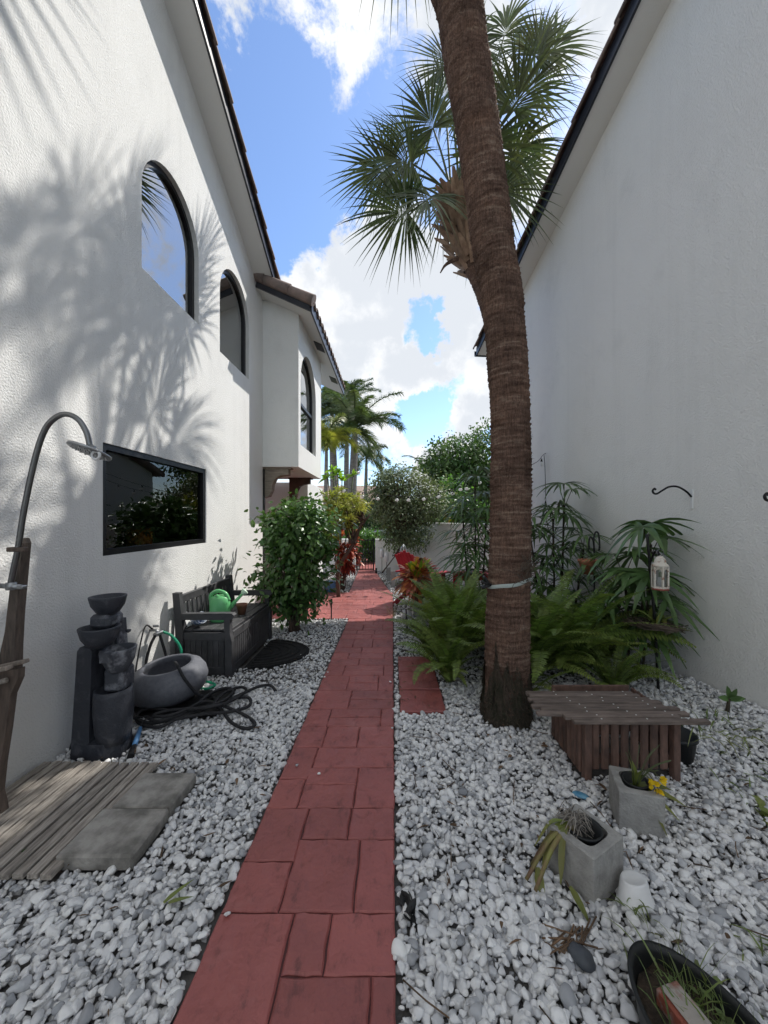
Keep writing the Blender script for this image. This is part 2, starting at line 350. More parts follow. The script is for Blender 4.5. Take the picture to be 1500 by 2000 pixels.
def slab(mb, q, zt=ZT, zb=.018, g=.0022, b=.006):
    """one stamped stone: quad q (counter-clockwise) with worn edges"""
    q = np.array(q, float); c = q.mean(0)
    def inset(d):
        out = []
        for i in range(4):
            p, a, z = q[i], q[i - 1], q[(i + 1) % 4]; e1 = unit(a - p); e2 = unit(z - p)
            out.append(p + (e1 + e2) * d)
        return np.array(out)
    o = inset(g); n_ = 5
    top = inset(g + b)
    # worn outline: subdivide every edge and let it wander a little
    def ring(r, z, amp):
        pts = []
        for i in range(4):
            p, e = r[i], r[(i + 1) % 4]
            for k in range(n_):
                t = k / n_; pts.append([*(p + (e - p) * t), z])
        pts = np.array(pts); pts[:, :2] += jit * amp; return pts
    jit = rng.normal(size=(4 * n_, 2)) * .0022; jit[::n_] *= .4
    V = np.concatenate([ring(o, zb, 1), ring(o, zt - .005, 1), ring(top, zt + rng.uniform(-.0015, .0015), 1.2)])
    n = 4 * n_; F = [(k * n + i, k * n + (i + 1) % n, (k + 1) * n + (i + 1) % n, (k + 1) * n + i) for k in range(2) for i in range(n)]
    mb.add(V, F, False); mb.F.append((np.array([[2 * n + i for i in range(n)]]) + mb.n - len(V), False))
def rect(x0, x1, y0, y1): slab(pth, [(x0, y0), (x1, y0), (x1, y1), (x0, y1)])
XL, XR = -.62, .012
rows = [  # x0, x1, y0, y1 of the near stones
    (XL, -.35, .98, 1.368), (XL, -.412, 1.368, 1.573), (XL, -.405, 1.573, 1.863), (XL, -.47, 1.863, 2.07), (XL, -.457, 2.07, 2.353),
    (-.35, -.216, 1.18, 1.368), (-.216, XR, 1.18, 1.368), (-.35, -.066, .95, 1.18), (-.066, XR, .95, 1.18),
    (-.412, -.14, 1.368, 1.682), (-.14, XR, 1.368, 1.682), (-.405, -.198, 1.682, 1.863), (-.198, XR, 1.682, 1.863),
    (-.47, -.19, 1.863, 2.025), (-.47, -.19, 2.025, 2.163), (-.19, XR, 1.863, 2.163), (-.457, XR, 2.163, 2.353)]
for r_ in rows: rect(*r_)
y = 2.353; k = 0
while y < 5.3:
    h = random.choice((.17, .24, .3)); y1 = min(y + h, 5.39)
    if 5.39 - y1 < .1: y1 = 5.39
    cuts = [[XL, -.44, -.22, XR], [XL, -.33, XR], [XL, -.25, XR], [XL, -.45, -.08, XR], [XL, -.38, -.12, XR]][(k * 3 + random.randint(0, 1)) % 5]; k += 1
    for a, b in zip(cuts, cuts[1:]):
        if b - a > .25 and h > .2 and random.random() < .35: ym = (y + y1) / 2; rect(a, b, y, ym); rect(a, b, ym, y1)
        else: rect(a, b, y, y1)
    y = y1
y = -1.4
while y < .94:
    y1 = min(y + .3, .95); rect(XL, -.3, y, y1); rect(-.3, XR, y, y1); y = y1
# landing to the entry
y = 5.39; k = 0
while y < 7.29:
    y1 = min(y + random.choice((.19, .24, .28)), 7.3)
    if 7.3 - y1 < .1: y1 = 7.3
    x = -3.6 - random.uniform(0, .3)
    while x < XR - .01:
        x1 = x + random.choice((.24, .36, .45)); x1 = XR if XR - x1 < .14 else x1; rect(x, x1, y, y1); x = x1
    y = y1
# walk to the gate, bending left
def edgeL(y): return -.83 - (y - 7.3) * .03
def edgeR(y): return -.03 - (y - 7.3) * .145 if y < 10.4 else -.48
y = 7.3; k = 0
while y < 13.1:
    y1 = y + random.choice((.28, .36, .42)); f = (0, .34, .7, 1) if k % 2 else (0, .55, 1); k += 1
    for a, b in zip(f, f[1:]):
        L0, R0, L1, R1 = edgeL(y), edgeR(y), edgeL(y1), edgeR(y1)
        slab(pth, [(L0 + (R0 - L0) * a, y), (L0 + (R0 - L0) * b, y), (L1 + (R1 - L1) * b, y1), (L1 + (R1 - L1) * a, y1)])
    y = y1
po = structure(pth.build('path', 'path'))
gj = MB()
for x0, x1, y0, y1 in ((XL + .004, XR - .004, -1.4, 5.39), (-3.9, XR - .004, 5.39, 7.3)):
    gj.add([(x0, y0, .021), (x1, y0, .021), (x1, y1, .021), (x0, y1, .021), (x0, y0, 0), (x1, y0, 0), (x1, y1, 0), (x0, y1, 0)], [(0, 1, 2, 3), (4, 5, 1, 0), (6, 7, 3, 2), (5, 6, 2, 1), (7, 4, 0, 3)])
gj.add([(edgeL(7.3), 7.3, .021), (edgeR(7.3), 7.3, .021), (edgeR(10.4), 10.4, .021), (-.5, 13.2, .021), (edgeL(13.2), 13.2, .021)], [(0, 1, 2, 3, 4)])
jo = structure(gj.build('path_joints', 'grout')); jo.name = 'path_base'
# three red stepping slabs beside the path
for (y0, y1, lb) in ((2.78, 3.13, 'nearest red stepping slab half under the fern by the path'), (3.15, 3.50, 'middle red stepping slab beside the path'), (3.52, 3.90, 'farthest red stepping slab beside the path on the gravel')):
    mb = MB(); slab(mb, [(.06, y0), (.40, y0), (.40, y1), (.06, y1)], .034, 0)
    tag(mb.build('stepping_slab', 'path', loc=(.23, (y0 + y1) / 2, 0)), lb, 'paving slab', 'red stepping slabs')

# ---- gravel: one mass of white marble chips
M['pebble'] = pm('white_marble_chips', (1, 1, 1), (.36, .37, .395), 30, .62, (60, .4, .004), spec=.35,
                 ramp=[(0, (.30, .31, .33)), (.12, (.45, .46, .48)), (.26, (.64, .645, .655)), (.6, (.735, .735, .738)), (.9, (.82, .82, .81)), (1, (.68, .68, .70))], contrast=(.55, .8), detail=3)
def ico(sub):
    import bmesh
    bm = bmesh.new(); bmesh.ops.create_icosphere(bm, subdivisions=sub, radius=1); bm.verts.ensure_lookup_table()
    V = np.array([v.co[:] for v in bm.verts]); F = np.array([[v.index for v in f.verts] for f in bm.faces]); bm.free(); return V, F
def chips(sub, nvar):
    V0, F = ico(sub); out = []
    for _ in range(nvar):
        n = rvec(13); dd = rng.uniform(.45, .92, 13); V = V0.copy()
        dt = V @ n.T; k = np.where(dt > 1e-3, dd / np.maximum(dt, 1e-3), 9).min(1); V = V * np.minimum(1, k)[:, None]
        V *= np.array([1, rng.uniform(.62, .92), rng.uniform(.45, .75)]); out.append(V)
    return out, F
HOLES = []      # x0, x1, y0, y1 with no stones
CIRC = []       # x, y, r
def mound(x, y):
    # the bed heaps up a little against the right wall
    w = 2.95 - .103 * y; return np.clip((x - (w - .75)) / .75, 0, 1) ** 2 * .07 * np.clip((4.2 - y) / 1.5, 0, 1)
def gravel():
    bands = [(.45, 1.6, 3, .0162), (1.6, 2.1, 2, .0168), (2.1, 3.3, 2, .0175), (3.3, 5.6, 1, .0235), (5.6, 10.4, 1, .042)]
    mb = MB()
    for y0, y1, sub, sp in bands:
        var, F = chips(sub, 14 if sub > 2 else 10)
        nx = int(5.3 / sp); ny = int((y1 - y0) / sp)
        gx, gy = np.meshgrid(-2.05 + (np.arange(nx) + .5) * sp, y0 + (np.arange(ny) + .5) * sp); gx = gx.ravel() + rng.uniform(-.5, .5, nx * ny) * sp; gy = gy.ravel() + rng.uniform(-.5, .5, nx * ny) * sp
        keep = (gx < 2.93 - .103 * gy) & (gx > -2.0)
        keep &= ~((gx > XL - .012) & (gx < XR + .012) & (gy < 5.4))
        keep &= ~((gx < XR + .012) & (gy > 5.37) & (gy < 7.32))
        keep &= ~((gy > 7.3) & (gx > -.86 - (gy - 7.3) * .03) & (gx < np.where(gy < 10.4, -.02 - (gy - 7.3) * .145, -.48)))
        keep &= ~((gx < -1.97) & (gy > 5.9))
        for a, b, c, d in HOLES: keep &= ~((gx > a) & (gx < b) & (gy > c) & (gy < d))
        for a, b, r in CIRC: keep &= (gx - a) ** 2 + (gy - b) ** 2 > r * r
        # in frame only, with a margin
        keep &= (np.abs(gx) < 1.15 * gy + .25)
        gx, gy = gx[keep], gy[keep]; n = len(gx)
        size = np.clip(rng.lognormal(math.log(.0147), .40, n), .007, .031) * (1.1 if sp > .04 or sp < .019 else 1) * np.where(gx > 0, np.clip(1.05, 0, 2), 1.0)
        z = rng.uniform(.0, .036, n) + mound(gx, gy)
        vi = rng.integers(0, len(var), n); az = rng.uniform(0, 2 * math.pi, n); tx = rng.normal(0, .33, n); ty = rng.normal(0, .33, n)
        Vs = np.stack(var)[vi] * size[:, None, None]
        def rot(V, ang, i, j):
            c, s_ = np.cos(ang)[:, None], np.sin(ang)[:, None]; a = V[:, :, i] * c - V[:, :, j] * s_; b = V[:, :, i] * s_ + V[:, :, j] * c; V = V.copy(); V[:, :, i] = a; V[:, :, j] = b; return V
        Vs = rot(rot(rot(Vs, tx, 1, 2), ty, 0, 2), az, 0, 1)
        Vs = Vs + np.stack([gx, gy, z], -1)[:, None, :]
        k = Vs.shape[1]; Fs = (F[None] + (np.arange(n) * k)[:, None, None]).reshape(-1, 3)
        mb.add(Vs.reshape(-1, 3), Fs, True)
    # a few strays kicked onto the path
    var, F = chips(3, 6)
    for k in range(9):
        y = random.uniform(1.1, 4.6); x = random.choice((XL + abs(random.gauss(0, .05)), XR - abs(random.gauss(0, .06)), random.uniform(XL, XR))); mb.add(var[k % 6] * random.uniform(.009, .015) @ rotm(random.random(), 0, random.random() * 6).T + np.array((x, y, .039)), F, True)
    stuff(mb.build('gravel', 'pebble'))

# ================================================================== LEFT HOUSE
XW = -2.02
lh = thing('stucco_house', (XW, 3, 0), 'white two-storey stucco house with arched windows on the left of the red path', 'house')
def rake(y): return 7.61 - .47 * y
def arch(yc, w, z0, ztop, n=18, inset=0):
    r = w / 2 - inset; zs = ztop - w / 2; P = [(yc - r, z0 + inset), (yc + r, z0 + inset)]
    P += [(yc + r * math.cos(a), zs + (r + (0 if not inset else 0)) * math.sin(a)) for a in np.linspace(0, math.pi, n)]
    return P
W1 = arch(3.505, .90, 3.475, 4.60); W2 = arch(4.89, .90, 3.41, 4.585)
RW = [(2.645, 1.187), (4.118, 1.187), (4.118, 1.985), (2.645, 1.985)]
Y0L = -5
def holed_wall(mb, outer, holes, fn):
    loops = [[Vector((u, v, 0)) for u, v in outer]] + [[Vector((u, v, 0)) for u, v in h] for h in holes]
    tr = tessellate_polygon(loops); P = [p for l in [outer] + holes for p in l]
    a = [fn(u, v) for u, v in P]; F = []
    for t in tr:
        (x1, y1), (x2, y2), (x3, y3) = [P[q] for q in t]
        F.append(tuple(t) if (x2 - x1) * (y3 - y1) - (x3 - x1) * (y2 - y1) > 0 else tuple(t[::-1]))
    mb.add(a, F)
mb = MB()
outer = [(Y0L, 0), (5.91, 0), (5.91, rake(5.91)), (Y0L, rake(Y0L))]
holed_wall(mb, outer, [W1, W2, RW], lambda u, v: (XW, u, v))
# the other faces of the building
mb.add([(XW, 5.91, 0), (-9, 5.91, 0), (-9, 5.91, 4.9), (XW, 5.91, 4.83), (-9, Y0L, 0), (XW, Y0L, 0), (XW, Y0L, rake(Y0L)), (-9, Y0L, rake(Y0L))], [(0, 1, 2, 3), (4, 5, 6, 7), (1, 4, 7, 2)])
mb.build('wall', 'stucco', lh)
def reveal(mb, poly, x0, x1):
    n = len(poly); V = [(x0, u, v) for u, v in poly] + [(x1, u, v) for u, v in poly]
    mb.add(V, [(i, i + n, (i + 1) % n + n, (i + 1) % n) for i in range(n)])
for h, dd in ((W1, .07), (W2, .07), (RW, .035)):
    mb = MB(); reveal(mb, h, XW, XW - dd); mb.build('window_reveal', 'stucco_fine', lh)
def window(parent, outer, inner, x, depth, gm, name, room=1.2, roomm='dark', extra=None, mg=.4):
    n = len(outer); fb = MB()
    V = [(x, *p) for p in outer] + [(x, *p) for p in inner] + [(x - depth, *p) for p in inner]
    F = [(i, (i + 1) % n, n + (i + 1) % n, n + i) for i in range(n)] + [(n + i, n + (i + 1) % n, 2 * n + (i + 1) % n, 2 * n + i) for i in range(n)]
    fb.add(V, F)
    if extra: extra(fb)
    f = fb.build(name, 'frame', parent)
    g = MB(); g.add([(x - depth * .6, *p) for p in inner], [tuple(t) for t in tessellate_polygon([[Vector((*p, 0)) for p in inner]])]); g.build('pane', gm, f)
    us = [p[0] for p in inner]; vs = [p[1] for p in inner]; a, b, c, d = min(us) - mg, max(us) + mg, min(vs) - .05, max(vs) + .3
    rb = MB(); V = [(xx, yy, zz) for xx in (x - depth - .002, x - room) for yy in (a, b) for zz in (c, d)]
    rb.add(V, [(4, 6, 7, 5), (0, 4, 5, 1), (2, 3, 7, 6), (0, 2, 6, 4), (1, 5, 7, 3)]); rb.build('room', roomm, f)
    return f
for W, (yc, zb, zt) in ((W1, (3.505, 3.475, 4.60)), (W2, (4.89, 3.41, 4.585))):
    window(lh, arch(yc, .90, zb, zt, inset=0.001), arch(yc, .90, zb, zt, inset=.045), XW - .045, .04, 'glass_up', 'arched_window', roomm='room' if yc < 4 else 'dark')
ins = lambda q, d: [(q[0][0] + d, q[0][1] + d), (q[1][0] - d, q[1][1] + d), (q[2][0] - d, q[2][1] - d), (q[3][0] + d, q[3][1] - d)]
window(lh, ins(RW, .001), ins(RW, .045), XW - .012, .05, 'glass_low', 'picture_window', room=1.6)
# soffit, fascia, roof of the gable
OV = .257; sl = math.atan(.47)
mb = MB(); y0, y1 = Y0L, 5.88
mb.add([(XW, y0, rake(y0)), (XW + OV, y0, rake(y0)), (XW + OV, y1, rake(y1)), (XW, y1, rake(y1))], [(0, 3, 2, 1)]); mb.build('soffit', 'soffit', lh)
mb = MB(); xo = XW + OV
mb.prism([(y0, rake(y0) - .012), (y1, rake(y1) - .012), (y1, rake(y1) + .15), (y0, rake(y0) + .15)], lambda u, v, t: (t, u, v), xo, xo + .022); mb.build('fascia', 'navy', lh)
mb = MB(); k = 0; yy = 5.83
while yy > -1.5:
    P0 = np.array((xo - .02, yy, rake(yy) + .175)); P1 = np.array((xo - .02, yy - .40, rake(yy - .40) + .165 + .0))
    for dx in (0, -.27):
        a = np.linspace(-.15, math.pi + .15, 12); V = []
        for P, r in ((P0, .098), (P1, .082)):
            for q in a: V.append((P[0] + dx + r * math.cos(q), P[1] + .0, P[2] + r * .8 * math.sin(q) - .015))
        for P, r in ((P0, .076), (P1, .066)):
            for q in a: V.append((P[0] + dx + r * math.cos(q), P[1], P[2] + r * .8 * math.sin(q) - .02))
        n = 12; F = [(i, i + 1, n + i + 1, n + i) for i in range(n - 1)] + [(2 * n + i + 1, 2 * n + i, 3 * n + i, 3 * n + i + 1) for i in range(n - 1)] + [(i + 1, i, 2 * n + i, 2 * n + i + 1) for i in range(n - 1)]
        F += [(0, n, 3 * n, 2 * n), (n - 1, 3 * n - 1, 4 * n - 1, 2 * n - 1)]
        mb.add(V, F)
    yy -= .36
mb.prism([(y0, rake(y0) + .152), (y1, rake(y1) + .152), (y1, rake(y1) + .19), (y0, rake(y0) + .19)], lambda u, v, t: (t, u, v), xo - .06, -9)
mb.build('roof', 'tile', lh)
# ---- projecting bay
XB = -1.46; YB0, YB1 = 5.905, 7.77; ZB0, ZB1 = 2.26, 4.64
BW = arch(6.64, 1.20, 2.63, 4.24)
mb = MB(); holed_wall(mb, [(YB0, ZB0), (YB1, ZB0), (YB1, ZB1), (YB0, ZB1)], [BW], lambda u, v: (XB, u, v))
bz = lambda x: 4.64 - (x - XB) * .44
mb.add([(XB, YB0, ZB0), (-3, YB0, ZB0), (-3, YB0, bz(-3)), (XB, YB0, ZB1), (XB, YB1, ZB0), (-3, YB1, ZB0), (-3, YB1, bz(-3)), (XB, YB1, ZB1)], [(1, 0, 3, 2), (4, 5, 6, 7), (0, 1, 5, 4)])
reveal(mb, BW, XB, XB - .09)
bayw = mb.build('bay_wall', 'stucco_fine', lh)
def bars(fb): fb.box((XB - .075, 6.64, 3.36), (.03, 1.16, .05))
window(lh, arch(6.64, 1.20, 2.63, 4.24, inset=.001), arch(6.64, 1.20, 2.63, 4.24, inset=.05), XB - .065, .04, 'glass_up', 'arched_window', room=1.2, roomm='room', extra=bars, mg=.08)
# bay roof: shed sloping to the right
XE = -1.215; YA, YZ = 5.62, 9.4
mb = MB()
mb.add([(XE, YA, bz(XE)), (XE, YZ, bz(XE)), (-2.6, YZ, bz(-2.6)), (-2.6, YA, bz(-2.6))], [(0, 3, 2, 1)]); mb.build('bay_soffit', 'soffit', lh)
mb = MB(); mb.box((XE + .012, (YA + YZ) / 2, bz(XE) + .06), (.024, YZ - YA, .15))
mb.prism([(-2.02, bz(-2.02) - .01), (XE - .001, bz(XE) - .015), (XE - .001, bz(XE) + .13), (-1.9, bz(-1.9) + .145), (-2.0, bz(-2.0) + .08)], lambda u, v, t: (u, t, v), YA, YA - .03)
mb.build('bay_fascia', 'navy', lh)
for yv in (6.9, 8.55):
    mb = MB(); mb.box((XE - .11, yv, bz(XE - .11) - .004), (.16, .34, .012), ry=math.atan(.44)); mb.build('soffit_vent', 'frame', lh)
mb = MB(); NP = 17; per = (YZ - YA + .06) / NP; a = np.linspace(0, math.pi, 9); prof = []
for k in range(NP):
    yc = YA - .03 + (k + .5) * per
    prof += [(yc - per * .36 * math.cos(q), .075 * math.sin(q)) for q in a]
prof = np.array(prof); n = len(prof)
for c in range(4):
    xa = XE + .055 - c * .37; xb = xa - .40; V = []
    for (xx, lift, th) in ((xa, .145, 0), (xb, .125, 0), (xa, .145, -.02), (xb, .125, -.02)):
        for (yv, zv) in prof: V.append((xx, yv, bz(xx) + lift + zv + th))
    F = [(i, i + 1, n + i + 1, n + i) for i in range(n - 1)] + [(2 * n + i + 1, 2 * n + i, 3 * n + i, 3 * n + i + 1) for i in range(n - 1)] + [(i + 1, i, 2 * n + i, 2 * n + i + 1) for i in range(n - 1)]
    mb.add(V, F)
# rake edge tiles of the bay roof
for c in range(3):
    xa = XE + .06 - c * .36; P = [(xa, YA - .03, bz(xa) + .16), (xa - .40, YA - .03, bz(xa - .40) + .15)]
    mb.tube(P, [.085, .072], 14)
mb.build('bay_roof', 'tile', lh)
# entry recess under the bay
mb = MB()
mb.add([(-3.4, 5.92, 0), (-3.4, 7.85, 0), (-3.4, 7.85, 2.255), (-3.4, 5.92, 2.255), (-1.75, 7.85, 0), (-1.75, 7.85, 2.2), (-2.02, 5.912, 0), (-2.02, 5.912, 2.255), (-1.75, 9.6, 0), (-1.75, 9.6, 2.2), (-3.4, 7.85, 2.2)],
       [(0, 3, 2, 1), (1, 10, 5, 4), (4, 5, 9, 8)])
mb.build('entry_wall', 'stucco_fine', lh)
mb = MB(); mb.box((-2.03, 5.955, 1.12), (.045, .075, 2.22)); mb.build('corner_strip', 'frame', lh); mb = MB(); mb.box((-3.37, 6.8, 1.05), (.05, .95, 2.1)); mb.build('door', 'frame', lh)  # dark upright strip at the wall's end, then the door
mb = MB(); mb.lathe([(0, .004), (.07, .004), (.085, 0), (.085, .012)], (-1.78, 6.5, 2.245)); mb.build('downlight', 'soffit', lh)
def corbel(y, m):
    mb = MB(); P = [(-2.04, 1.78), (-1.95, 1.80), (-1.90, 1.90), (-1.885, 2.0), (-1.84, 2.09), (-1.76, 2.13), (-1.64, 2.145), (-1.64, 2.235), (-2.04, 2.235)]
    mb.prism(P, lambda u, v, t: (u, t, v), y, y + .14); mb.box((-1.83, y + .07, 2.247), (.46, .19, .022)); return mb.build('corbel', m, lh)
corbel(5.97, 'corbel'); corbel(7.5, 'brownwood')

# ================================================================== RIGHT HOUSE
uw = np.array((-.103, 1, 0)); uw = uw / np.linalg.norm(uw); nw = np.array((-uw[1], uw[0], 0))   # along the wall, out of the wall
PW = np.array((2.95, 0, 0))
def rw(s, out, z): return tuple(PW + uw * s + nw * out + np.array((0, 0, z)))
SE = 7.4; RE = 8.2
def rz(s): return 4.90 + .278 * (8.42 - s)
rh = thing('neighbour_house', rw(4, 0, 0), 'blank white stucco gable house standing on the right in shade', 'house')
mb = MB()
mb.add([rw(-6, 0, 0), rw(SE, 0, 0), rw(SE, 0, rz(SE)), rw(-6, 0, rz(-6)), rw(SE, -7, 0), rw(SE, -7, rz(SE)), rw(-6, -7, 0), rw(-6, -7, rz(-6))], [(1, 0, 3, 2), (4, 1, 2, 5), (6, 4, 5, 7), (0, 6, 7, 3)])
mb.build('wall', 'stucco_fine', rh)
# lower wing standing back behind the end wall
mb = MB(); mb.box((6.2, 9.51, 1.4), (6.0, 4.15, 2.8)); mb.build('wing_wall', 'stucco_fine', rh)
mb = MB(); mb.prism([(7.45, 4.01), (11.9, 2.76), (11.9, 2.90), (7.45, 4.15)], lambda u, v, t: (t, u, v), 3.0, 9.3); mb.build('wing_roof', 'tile', rh)
mb = MB(); mb.prism([(7.45, 2.7), (7.45, 4.0), (11.58, 2.84), (11.58, 2.7)], lambda u, v, t: (t, u, v), 3.201, 3.25); mb.build('wing_gable', 'stucco_fine', rh)
OR = .285
mb = MB(); mb.add([rw(-6, 0, rz(-6)), rw(RE, 0, rz(RE)), rw(RE, OR, rz(RE)), rw(-6, OR, rz(-6)), rw(SE, 0, rz(RE)), rw(RE, -7, rz(RE) + .0), rw(SE, -7, rz(RE)), rw(SE, OR, rz(RE) - .0)], [(0, 1, 2, 3), (1, 4, 6, 5)]); mb.build('soffit', 'soffit', rh)
mb = MB(); mb.prism([(-6, rz(-6) - .015), (RE, rz(RE) - .015), (RE, rz(RE) + .15), (-6, rz(-6) + .15)], lambda u, v, t: rw(u, t, v), OR, OR + .025); mb.build('fascia', 'navy', rh)
mb = MB(); g = [(0, .0), (.09, 0), (.11, .03), (.11, .12), (.095, .12), (.095, .04), (.085, .014), (0, .014)]
mb.prism([(RE + .002 + u, rz(RE) + v) for u, v in g], lambda u, v, t: rw(u, t, v), OR + .03, -7); mb.build('gutter', 'navy', rh)
mb = MB(); s_ = RE + .04
while s_ > -1.5:
    for o in (OR - .01,):
        a = np.linspace(-.15, math.pi + .15, 12); V = []
        for ds, r, lift, th in ((0, .10, .172, 0), (-.42, .085, .158, 0), (0, .08, .166, 0), (-.42, .066, .152, 0)):
            for q in a: V.append(rw(s_ + ds, o + r * math.cos(q), rz(s_ + ds) + lift + r * .8 * math.sin(q) - .015))
        n = 12; F = [(i + 1, i, n + i, n + i + 1) for i in range(n - 1)] + [(2 * n + i, 2 * n + i + 1, 3 * n + i + 1, 3 * n + i) for i in range(n - 1)] + [(i, i + 1, 2 * n + i + 1, 2 * n + i) for i in range(n - 1)] + [(0, n, 3 * n, 2 * n), (n - 1, 3 * n - 1, 4 * n - 1, 2 * n - 1)]
        mb.add(V, F)
    s_ -= .37
mb.prism([(-6, rz(-6) + .152), (RE, rz(RE) + .152), (RE, rz(RE) + .19), (-6, rz(-6) + .19)], lambda u, v, t: rw(u, t, v), OR - .03, -7)
mb.build('roof', 'tile', rh)
# ================================================================== OBJECTS ON THE LEFT
def gp(px, py, z=.03):
    """ground position read off the photograph (height z)"""
    y = 740 * (1.45 - z) / (py - 1013); return ((px - 766) / 740 * y, y, z)
M['teak'] = pm('weathered_teak', (.30, .255, .215), (.15, .125, .105), 9, .75, (50, .5, .004), stretch=(6, 6, 1))
M['teak_mid'] = pm('brown_teak', (.135, .105, .087), (.065, .052, .043), 9, .7, (50, .5, .004), stretch=(6, 6, 1))
M['teak_dark'] = pm('dark_teak', (.14, .105, .085), (.08, .06, .05), 8, .65, (40, .4, .004), stretch=(6, 6, 1))
M['deck'] = pm('silvered_deck_slats', (.42, .38, .335), (.20, .175, .155), 10, .85, (50, .6, .005), island=.15, stretch=(8, 1, 8))
M['steel'] = pm('brushed_steel', (.20, .205, .21), None, rough=.34, metal=1)
M['steel_grey'] = pm('dull_steel', (.35, .36, .37), None, rough=.4, metal=.9)
M['white_plastic'] = pm('white_plastic', (.75, .76, .77), None, rough=.4)
M['paver'] = pm('grey_concrete_paver', (.37, .352, .325), (.155, .148, .135), 7, .9, (70, .6, .006), contrast=(.4, .62), detail=8)
M['charcoal'] = pm('charcoal_cast_stone', (.042, .046, .058), (.12, .125, .14), 15, .5, (60, .55, .008), bump2=(16, .4, .015), contrast=(.56, .80), detail=8)
M['charcoal_worn'] = pm('worn_charcoal_stone', (.07, .075, .09), (.30, .31, .34), 14, .6, (60, .6, .008), contrast=(.5, .7))
M['greypot'] = pm('speckled_grey_bowl', (.145, .15, .172), (.11, .116, .135), 40, .6, (90, .25, .003))
M['rubber'] = pm('black_rubber', (.012, .012, .013), None, rough=.55, bump=(60, .5, .006))
M['hose'] = pm('black_fabric_hose', (.014, .014, .016), (.03, .03, .033), 90, .75, (160, .8, .004))
M['greenhose'] = pm('green_hose', (.02, .33, .18), None, rough=.35)
M['blue'] = pm('blue_plastic', (.10, .25, .48), None, rough=.4)
M['bench'] = pm('charcoal_bench_resin', (.062, .062, .067), (.04, .04, .044), 10, .6, (45, .4, .004), island=.1, stretch=(1, 1, 1))
M['can'] = pm('green_can_plastic', (.14, .48, .19), None, rough=.33, spec=.5)
M['can_rose'] = pm('pale_green_rose', (.62, .78, .62), None, rough=.4)
M['mat'] = pm('black_coir_mat', (.010, .010, .011), (.02, .02, .021), 60, .95, (120, 1, .012))

# slatted duckboard
t = thing('duckboard', (-1.66, 1.8, 0), 'weathered grey slatted wooden shower deck lying on the gravel by the left wall', 'deck')
mb = MB(); x = -1.985
while x < -1.34:
    mb.box((x + .024, 1.82 + random.uniform(-.006, .006), .055 + random.uniform(-.002, .002)), (.043, .68, .024), bev=.002); x += .0555
mb.build('slat', 'deck', t); t.children[0].name = 'slats'
mb = MB(); [mb.box((-1.66, y, .028), (.64, .05, .028)) for y in (1.56, 1.82, 2.08)]; mb.build('bearer', 'teak_dark', t)
for (y0, y1, x0, x1, lb) in ((1.80, 2.045, -1.335, -1.055, 'square grey concrete paver farther from the camera beside the slatted deck'), (1.535, 1.795, -1.37, -1.055, 'mossy concrete paver nearest the camera at the corner of the slatted deck')):
    mb = MB(); mb.box(((x0 + x1) / 2, (y0 + y1) / 2, .05), (x1 - x0, y1 - y0, .065), bev=.008)
    tag(mb.build('concrete_paver', 'paver', loc=((x0 + x1) / 2, (y0 + y1) / 2, 0)), lb, 'paver', 'concrete pavers by the deck')
HOLES += [(-2.0, -1.32, 1.50, 2.15), (-1.36, -1.05, 1.53, 2.05)]

# outdoor shower
t = thing('outdoor_shower', (-1.85, 1.86, .067), 'teak outdoor shower with curved steel gooseneck pipe standing on the slatted deck', 'shower')
Y = 1.86
mb = MB(); P = [(-1.925, .70), (-1.835, .70), (-1.832, .82), (-1.822, 1.0), (-1.792, 1.33), (-1.80, 1.352), (-1.81, 1.356), (-1.82, 1.345), (-1.845, 1.2), (-1.88, .9)]
mb.prism(P, lambda u, v, q: (u, q, v), Y - .022, Y + .022); mb.build('upright', 'teak_mid', t)
mb = MB(); P = [(-1.905, .068), (-1.83, .068), (-1.835, .10), (-1.85, .16), (-1.835, .30), (-1.81, .46), (-1.79, .62), (-1.755, .70), (-1.753, .745), (-1.90, .72), (-1.88, .45), (-1.895, .25)]
mb.prism(P, lambda u, v, q: (u, q, v), Y - .085, Y - .05); mb.build('leg', 'teak_dark', t)
mb = MB(); P = [(-1.99, .068), (-1.935, .068), (-1.94, .3), (-1.925, .5), (-1.855, .70), (-1.86, .72), (-1.95, .70), (-1.985, .5)]
mb.prism(P, lambda u, v, q: (u, q, v), Y - .17, Y - .115); mb.build('leg', 'teak', t)
mb = MB(); mb.bar((-2.0, Y - .14, .715), (-1.735, Y - .14, .775), .035, .018, bev=.003); mb.build('shelf_rail', 'teak', t); mb = MB(); mb.bar((-2.0, Y - .06, .715), (-1.735, Y - .06, .775), .03, .018, bev=.003); mb.build('shelf_rail', 'teak', t)
mb = MB(); mb.tube([(-1.93, Y - .14, .665), (-1.79, Y - .10, .70)], .012); mb.build('dowel', 'deck', t); mb = MB(); mb.tube([(-1.99, Y - .1, .10), (-1.87, Y - .17, .15)], .014); mb.build('dowel', 'deck', t)
mb = MB(); pts = [(-1.80, 1.13), (-1.782, 1.22), (-1.761, 1.32), (-1.736, 1.483), (-1.693, 1.69), (-1.653, 1.83), (-1.611, 1.905), (-1.548, 1.942), (-1.485, 1.922), (-1.442, 1.86), (-1.422, 1.785)]
mb.tube(bez([(u, Y - .075, v) for u, v in pts], 6), .0125, 12); pipe = mb.build('pipe', 'steel', t)
hr = rotm(R(-15), R(15), 0)
mb = MB(); mb.lathe([(.015, .03), (.02, .012), (.088, .006), (.09, 0), (.088, -.006), (0, -.006)], (-1.425, Y - .075, 1.768), 28, rot=hr)
